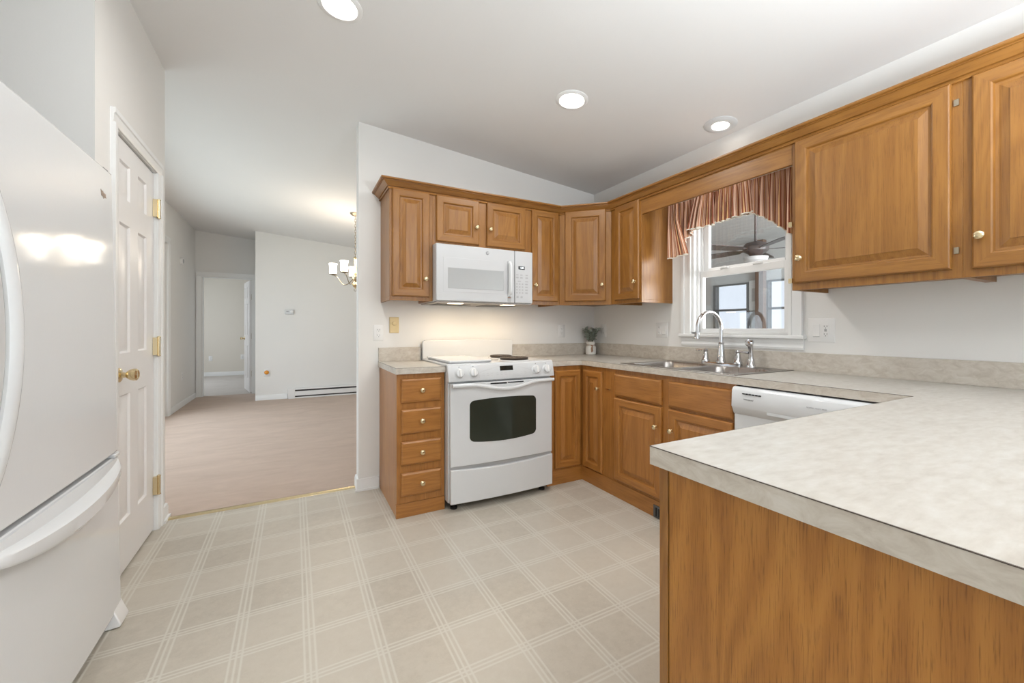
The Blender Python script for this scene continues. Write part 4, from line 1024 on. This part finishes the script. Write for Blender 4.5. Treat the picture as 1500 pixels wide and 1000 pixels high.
mbs, hem = cloth(-1.64, -1.44, lambda y: 1.826 + (-1.44 - y) * 0.10, -0.148, 0.014, 5, 2.0, 90, 26, skew=lambda s, v: (0.030 * s - 0.02) * v)
obj('ruffle', mbs, 'striped_cloth', cu, solid=0.0015, angle=80)
obj('ruffle_trim', MB().tube(hem, 0.0035, 6), 'trim_cream', cu)
rod = MB().box(-0.135, -0.122, -1.872, -1.022, 2.040, 2.062); rod.box(-0.135, -0.012, -1.030, -1.022, 2.036, 2.066); rod.box(-0.135, -0.012, -1.872, -1.864, 2.036, 2.066)
obj('curtain_rod', rod, 'white_trim', cu, bevel=0.003)

# ---------------------------------------------------------------- vase with greenery
VX, VY, VZ = -0.112, -0.092, 0.9145
va = thing('vase', 'small white ceramic jar vase with a tan ribbon in the counter corner', 'vase', (VX, VY, VZ))
obj('jar', MB().lathe([(0.040, 0), (0.046, 0.004), (0.048, 0.02), (0.048, 0.062), (0.044, 0.076), (0.034, 0.086), (0.034, 0.090), (0.039, 0.094), (0.039, 0.116), (0.036, 0.118), (0.033, 0.112), (0.030, 0.09)], (VX, VY, VZ), (0, 0, 1), 28), 'ceramic', va)
mb = MB().lathe([(0.0352, 0.0855), (0.0362, 0.088), (0.0352, 0.0905)], (VX, VY, VZ), (0, 0, 1), 24)
d = Vector((-0.75, -0.66, 0)).normalized(); e = Vector((-d.y, d.x, 0)); c0 = Vector((VX, VY, VZ))
for off, ln_ in ((0.012, 0.066), (0.020, 0.058)):
    L = []
    for k in range(7):
        a = k / 6; z = 0.088 - ln_ * a; rr = 0.0365 + 0.0135 * min(1, a * 2.2)
        p = c0 + d * rr * 0.97 + e * (off + 0.006 * a) + Z * z
        L.append([p - e * 0.005, p + e * 0.005, p + e * 0.005 - d * 0.002, p - e * 0.005 - d * 0.002])
    mb.loft(L)
obj('ribbon', mb, 'ribbon', va)
bq = thing('eucalyptus_bouquet', 'grey green eucalyptus sprigs standing in the white jar vase', 'plant', (VX, VY, VZ + 0.10))
st = MB(); lv = MB()
def leaf(mb, p, dr, nr, ln, wd_):
    dr = dr.normalized(); sd = dr.cross(nr).normalized(); up_ = sd.cross(dr)
    L = []
    for a, w_ in ((0.0, 0.12), (0.25, 0.8), (0.5, 1.0), (0.75, 0.8), (0.95, 0.25)):
        q = p + dr * ln * a + up_ * (0.12 * ln * math.sin(math.pi * a))
        L.append([q + sd * wd_ * w_ + up_ * 0.002, q - up_ * 0.0008, q - sd * wd_ * w_ + up_ * 0.002, q + up_ * 0.0008])
    mb.loft(L)
for k in range(13):
    a = 2 * math.pi * k / 13 + random.uniform(-.2, .2); tilt = random.uniform(0.25, 1.05) if k % 3 else random.uniform(0.0, 0.4)
    H_ = random.uniform(0.085, 0.135); ox = 0.016
    p0 = Vector((VX + ox * math.cos(a), VY + ox * math.sin(a), VZ + 0.07))
    reach = 0.095 * tilt; dirv = Vector((math.cos(a), math.sin(a), 0))
    # keep clear of the walls
    if dirv.x > 0: dirv.x *= 0.75
    if dirv.y > 0: dirv.y *= 0.6
    pts = [p0 + Z * (0.045 + H_ * s_) * 1.0 + dirv * reach * s_ ** 1.4 - Z * 0.045 * (1 - s_) for s_ in (0, 0.25, 0.5, 0.75, 1.0)]
    pts = [p0, p0 + Z * 0.04] + [p0 + Z * (0.04 + H_ * s_) + dirv * reach * s_ ** 1.3 for s_ in (0.33, 0.66, 1.0)]
    st.tube(pts, 0.0014, 5)
    for s_ in (0.15, 0.32, 0.48, 0.64, 0.8, 0.95):
        base = p0 + Z * (0.045 + H_ * s_) + dirv * reach * s_ ** 1.3
        for sg in (1, -1):
            ang = a + sg * random.uniform(0.9, 1.7); dl_ = Vector((math.cos(ang), math.sin(ang), random.uniform(0.05, 0.7)))
            if base.x > -0.07 and dl_.x > 0: dl_.x *= 0.2
            if base.y > -0.05 and dl_.y > 0: dl_.y *= 0.2
            leaf(lv, base, dl_, Z + Vector((random.uniform(-.4, .4), random.uniform(-.4, .4), 0)), random.uniform(0.034, 0.054), random.uniform(0.011, 0.016))
obj('stem', st, 'stem_green', bq); tag(obj('foliage', lv, 'leaf_green', bq), kind='stuff')

# ---------------------------------------------------------------- plates on the walls
def duplex_face(mb_face, mb_hole, o, u, n, a, b):
    mb_face.obox(o, u, n, a - 0.0165, a + 0.0165, 0.004, 0.0065, b - 0.0145, b + 0.0145)
    for s_ in (-0.0065, 0.0065): mb_hole.obox(o, u, n, a + s_ - 0.0011, a + s_ + 0.0011, 0.0064, 0.0069, b - 0.001, b + 0.0075)
    mb_hole.obox(o, u, n, a - 0.002, a + 0.002, 0.0064, 0.0069, b - 0.0095, b - 0.0055)
def outlet(label, p, u, n, w=0.070, h=0.116, kinds=('duplex',), group='wall outlets', cat='outlet', mat='plastic_white', name='wall_outlet'):
    p = Vector(p); t_ = thing(name, label, cat, p, group); o = p
    mb = MB().rings(o - Vector(u) * w / 2 - Z * h / 2, u, n, w, h, [(0, 0), (0, 0.002), (0.004, 0.005)])
    obj('cover_plate', mb, mat, t_)
    k = len(kinds)
    for i, kd in enumerate(kinds):
        a = (i - (k - 1) / 2) * 0.046
        if kd == 'duplex':
            f_, h_ = MB(), MB()
            for b in (0.0195, -0.0195):
                f_, h_ = MB(), MB(); duplex_face(f_, h_, o, u, n, a, b)
                s_ = obj('socket', f_, mat, t_, bevel=0.002); obj('slots', h_, 'dark_grey', s_)
        elif kd == 'rocker':
            mb = MB().obox(o, u, n, a - 0.0165, a + 0.0165, 0.004, 0.0075, -0.033, 0.033)
            s_ = obj('rocker_switch', mb, mat, t_, bevel=0.0015)
            obj('gap', MB().obox(o, u, n, a - 0.0165, a + 0.0165, 0.004, 0.006, -0.0355, -0.0335), 'print_grey', t_)
        elif kd == 'gfci':
            mb = MB().obox(o, u, n, a - 0.0165, a + 0.0165, 0.004, 0.0075, -0.033, 0.033)
            s_ = obj('socket', mb, mat, t_, bevel=0.0015)
            hb = MB()
            for b in (0.021, -0.021):
                for q in (-0.0065, 0.0065): hb.obox(o, u, n, a + q - 0.0012, a + q + 0.0012, 0.0073, 0.0079, b - 0.003, b + 0.005)
                hb.obox(o, u, n, a - 0.002, a + 0.002, 0.0073, 0.0079, b - 0.0105, b - 0.0065)
            hb.obox(o, u, n, a - 0.006, a + 0.006, 0.0073, 0.0085, 0.001, 0.0045); hb.obox(o, u, n, a - 0.006, a + 0.006, 0.0073, 0.0085, -0.0055, -0.002)
            obj('slots', hb, 'dark_grey', s_)
        elif kd == 'toggle':
            mb = MB().obox(o, u, n, a - 0.005, a + 0.005, 0.004, 0.0065, -0.012, 0.012).obox(o, u, n, a - 0.0035, a + 0.0035, 0.005, 0.014, 0.0, 0.009)
            obj('toggle', mb, mat, t_, bevel=0.001)
    return t_
outlet('white duplex outlet left of the ivory dimmer on the range wall', (-1.978, 0, 1.122), U_B, N_B)
outlet('white outlet on the wall between range and plant', (-0.376, 0, 1.130), U_B, N_B)
outlet('white outlet half hidden behind the plant on the window wall', (0, -0.142, 1.135), U_R, N_R, 0.075, 0.118)
outlet('white double plate with outlet and switch left of the sink window', (0, -0.835, 1.141), U_R, N_R, 0.118, 0.118, ('duplex', 'rocker'))
outlet('white double plate with rocker switch and outlet right of the sink window', (0, -1.948, 1.143), U_R, N_R, 0.130, 0.130, ('rocker', 'gfci'))
dm = thing('dimmer_switch', 'ivory rotary dimmer on the range wall above the small countertop', 'switch', (-1.868, 0, 1.179))
obj('cover_plate', MB().rings((-1.902, 0, 1.120), U_B, N_B, 0.068, 0.118, [(0, 0), (0, 0.003), (0.005, 0.008)]), 'ivory', dm)
obj('dial', MB().lathe([(0.0165, 0.006), (0.0165, 0.012), (0.014, 0.020), (0.004, 0.021)], (-1.868, 0, 1.192), (0, -1, 0), 20), 'ivory', dm)
outlet('white outlet low on the left dining wall', (-3.972, 4.62, 0.45), (0, 1, 0), (1, 0, 0))
outlet('white outlet low on the bedroom wall seen through the doorway', (-4.296, 9.25, 0.43), U_B, N_B, 0.075, 0.12)
outlet('small white outlet on the bedroom wall close to the open door', (-3.655, 9.25, 0.45), U_B, N_B, 0.075, 0.12)
outlet('white outlet plate on the far dining wall under the orange plug', (-2.905, 4.68, 0.44), U_B, N_B, 0.085, 0.12)
pl_ = thing('plug_in_freshener', 'orange plug in freshener on the far dining wall outlet', 'air freshener', (-2.905, 4.672, 0.44))
obj('body', MB().lathe([(0.030, 0.0), (0.032, 0.01), (0.026, 0.03)], (-2.905, 4.673, 0.445), (0, -1, 0), 18), 'plastic_white', pl_)
obj('oil_bottle', MB().ball((-2.908, 4.645, 0.45), 0.034, 16, 8, (1, 0.6, 1)), 'amber', pl_)
th = thing('thermostat', 'white thermostat on the far dining wall', 'thermostat', (-2.59, 4.68, 1.43))
obj('case', MB().box(-2.655, -2.525, 4.655, 4.68, 1.388, 1.468), 'light_grey', th, bevel=0.006)
obj('screen', MB().box(-2.632, -2.600, 4.6535, 4.656, 1.425, 1.445), 'plastic_grey', th)
obj('dial', MB().lathe([(0.022, 0), (0.022, 0.006), (0.018, 0.008)], (-2.555, 4.655, 1.432), (0, -1, 0), 18), 'plastic_white', th)
sd_ = thing('smoke_alarm', 'round white alarm high on the left dining wall', 'smoke alarm', (-3.972, 4.52, 2.135))
obj('case', MB().lathe([(0.055, 0), (0.055, 0.02), (0.046, 0.034), (0.02, 0.037)], (-3.972, 4.52, 2.135), (1, 0, 0), 24), 'plastic_white', sd_)
obj('grille', MB().lathe([(0.034, 0.0362), (0.030, 0.0378), (0.024, 0.0372)], (-3.972, 4.52, 2.135), (1, 0, 0), 24), 'print_light', sd_)
# baseboard heater
hh = thing('baseboard_heater', 'long white electric baseboard heater along the far dining wall', 'heater', (-1.7, 4.66, 0.01))
hx0, hx1 = -2.608, -0.60
mb = MB().box(hx0, hx1, 4.672, 4.68, 0.012, 0.168); mb.prism([(4.68, 0.168), (4.622, 0.168), (4.614, 0.160), (4.614, 0.146), (4.68, 0.146)], 'x', hx0, hx1); mb.box(hx0, hx1, 4.612, 4.620, 0.048, 0.122); mb.box(hx0, hx1, 4.618, 4.68, 0.004, 0.026)
obj('casing', mb, 'plastic_white', hh, bevel=0.002)
obj('end_cap', MB().box(hx0 - 0.002, hx0 + 0.10, 4.608, 4.679, 0.004, 0.172), 'plastic_white', hh, bevel=0.004)
obj('fins', MB().box(hx0 + 0.1, hx1, 4.645, 4.672, 0.026, 0.146), 'shadow_gap', hh)

# ---------------------------------------------------------------- ceiling lamps
nrm_c = Vector((-0.0917, 0, -1)).normalized()
def can_light(label, x, y, r, watts, eye=False):
    z = ceil_z(x); b = Vector((x, y, z)); t_ = thing('recessed_light', label, 'ceiling light', b, 'recessed ceiling lights')
    if eye:
        obj('trim', MB().lathe([(r, 0.0), (r, 0.003), (r * 0.86, 0.010), (r * 0.60, 0.014), (r * 0.52, 0.010), (r * 0.50, 0.002)], b, nrm_c, 32), 'light_grey', t_)
        obj('lamp', MB().lathe([(r * 0.50, 0.003), (r * 0.46, 0.012), (r * 0.30, 0.016), (0.002, 0.017)], b, nrm_c, 24), 'lamp_glow', t_)
    else:
        obj('trim', MB().lathe([(r, 0.0), (r, 0.003), (r * 0.88, 0.009), (r * 0.78, 0.009), (r * 0.72, 0.002)], b, nrm_c, 32), 'white_trim', t_)
        obj('lamp', MB().lathe([(r * 0.74, 0.001), (r * 0.66, 0.007), (r * 0.4, 0.010), (0.002, 0.011)], b, nrm_c, 24), 'lamp_glow', t_)
    a_ = area('recessed_lamp_light', b + nrm_c * 0.022, (0, 0, 0), r, r, watts, (0.98, 0.96, 0.93), 'DISK', math.radians(100 if eye else 166))
    a_.rotation_euler = nrm_c.to_track_quat('-Z', 'Y').to_euler()
    return t_
can_light('lit recessed light nearest the pantry, at the top edge', -2.33, -1.057, 0.100, 6.6)
can_light('lit recessed light in the middle of the kitchen ceiling', -1.050, -1.100, 0.098, 6.4)
can_light('lit recessed eyeball light above the sink window', -0.146, -1.444, 0.098, 1.2, True)
can_light('lit recessed light behind the viewpoint near the left wall', -2.33, -3.9, 0.100, 2.5)
can_light('lit recessed light behind the viewpoint near the right wall', -1.05, -3.9, 0.098, 2.0)

# ---------------------------------------------------------------- chandelier
CX, CY = -1.843, 2.43
CZ = ceil_z(CX)
ch = thing('chandelier', 'brass five arm chandelier with frosted glass shades in the dining room', 'chandelier', (CX, CY, CZ))
obj('canopy', MB().lathe([(0.062, 0.0), (0.062, -0.008), (0.05, -0.022), (0.02, -0.032), (0.008, -0.04)], (CX, CY, CZ), (0, 0, 1), 22), 'antique_metal', ch)
mb = MB(); z = CZ - 0.038; zt_ = 2.055
nl = 15; st_ = (z - zt_) / nl
for k in range(nl):
    zc = z - st_ * (k + 0.5); pts = []
    for j in range(12):
        a = 2 * math.pi * j / 12; w_, h_ = 0.0105 * math.cos(a), (st_ * 0.5 + 0.006) * math.sin(a)
        pts.append((CX + (w_ if k % 2 else 0), CY + (0 if k % 2 else w_), zc + h_))
    mb.tube(pts, 0.0024, 5, closed=True)
obj('chain', mb, 'antique_metal', ch)
obj('column', MB().lathe([(0.006, 2.06), (0.022, 2.05), (0.024, 2.035), (0.014, 2.02), (0.014, 1.86), (0.018, 1.845), (0.040, 1.815), (0.044, 1.79), (0.03, 1.765), (0.02, 1.745), (0.032, 1.725), (0.040, 1.705), (0.028, 1.682), (0.010, 1.668), (0.008, 1.655)], (CX, CY, 0), (0, 0, 1), 20), 'brass', ch)
obj('ring', MB().tube([(CX + 0.016 * math.cos(2 * math.pi * j / 16) * 0.88, CY - 0.016 * math.cos(2 * math.pi * j / 16) * 0.48, 1.640 + 0.016 * math.sin(2 * math.pi * j / 16)) for j in range(16)], 0.0032, 6, closed=True), 'antique_metal', ch)
yaw = math.radians(6.9); rx = Vector((math.cos(yaw), -math.sin(yaw), 0)); fx_ = Vector((math.sin(yaw), math.cos(yaw), 0))
for k in range(5):
    a = math.radians(-10 + 72 * k); dv = rx * (-math.cos(a)) - fx_ * math.sin(a); R_ = 0.262; c0 = Vector((CX, CY, 0))
    pts = []
    for j in range(15):
        s_ = j / 14; pts.append(c0 + dv * (0.03 + (R_ - 0.03) * s_) + Z * (1.775 - 0.075 * math.sin(math.pi * min(1, s_ * 1.25)) + 0.045 * max(0, s_ - 0.5) * 2))
    pts.append(c0 + dv * R_ + Z * 1.84)
    arm = obj('arm', MB().tube(pts, 0.0055, 8).lathe([(0.012, 1.815), (0.046, 1.828), (0.048, 1.834), (0.02, 1.838), (0.016, 1.85)], c0 + dv * R_, (0, 0, 1), 16), 'antique_metal', ch)
    obj('shade', MB().lathe([(0.030, 1.838), (0.040, 1.842), (0.041, 1.87), (0.039, 1.90), (0.040, 1.93), (0.049, 1.962), (0.046, 1.962), (0.037, 1.93), (0.036, 1.87), (0.025, 1.842)], c0 + dv * R_, (0, 0, 1), 20), 'shade_glow', arm)
    pl = bpy.data.lights.new('chandelier_bulb', 'POINT'); pl.energy = 2.4; pl.color = (1.0, 0.84, 0.64); pl.shadow_soft_size = 0.04
    po = bpy.data.objects.new('chandelier_bulb', pl); COL.objects.link(po); po.location = c0 + dv * R_ + Z * 2.0
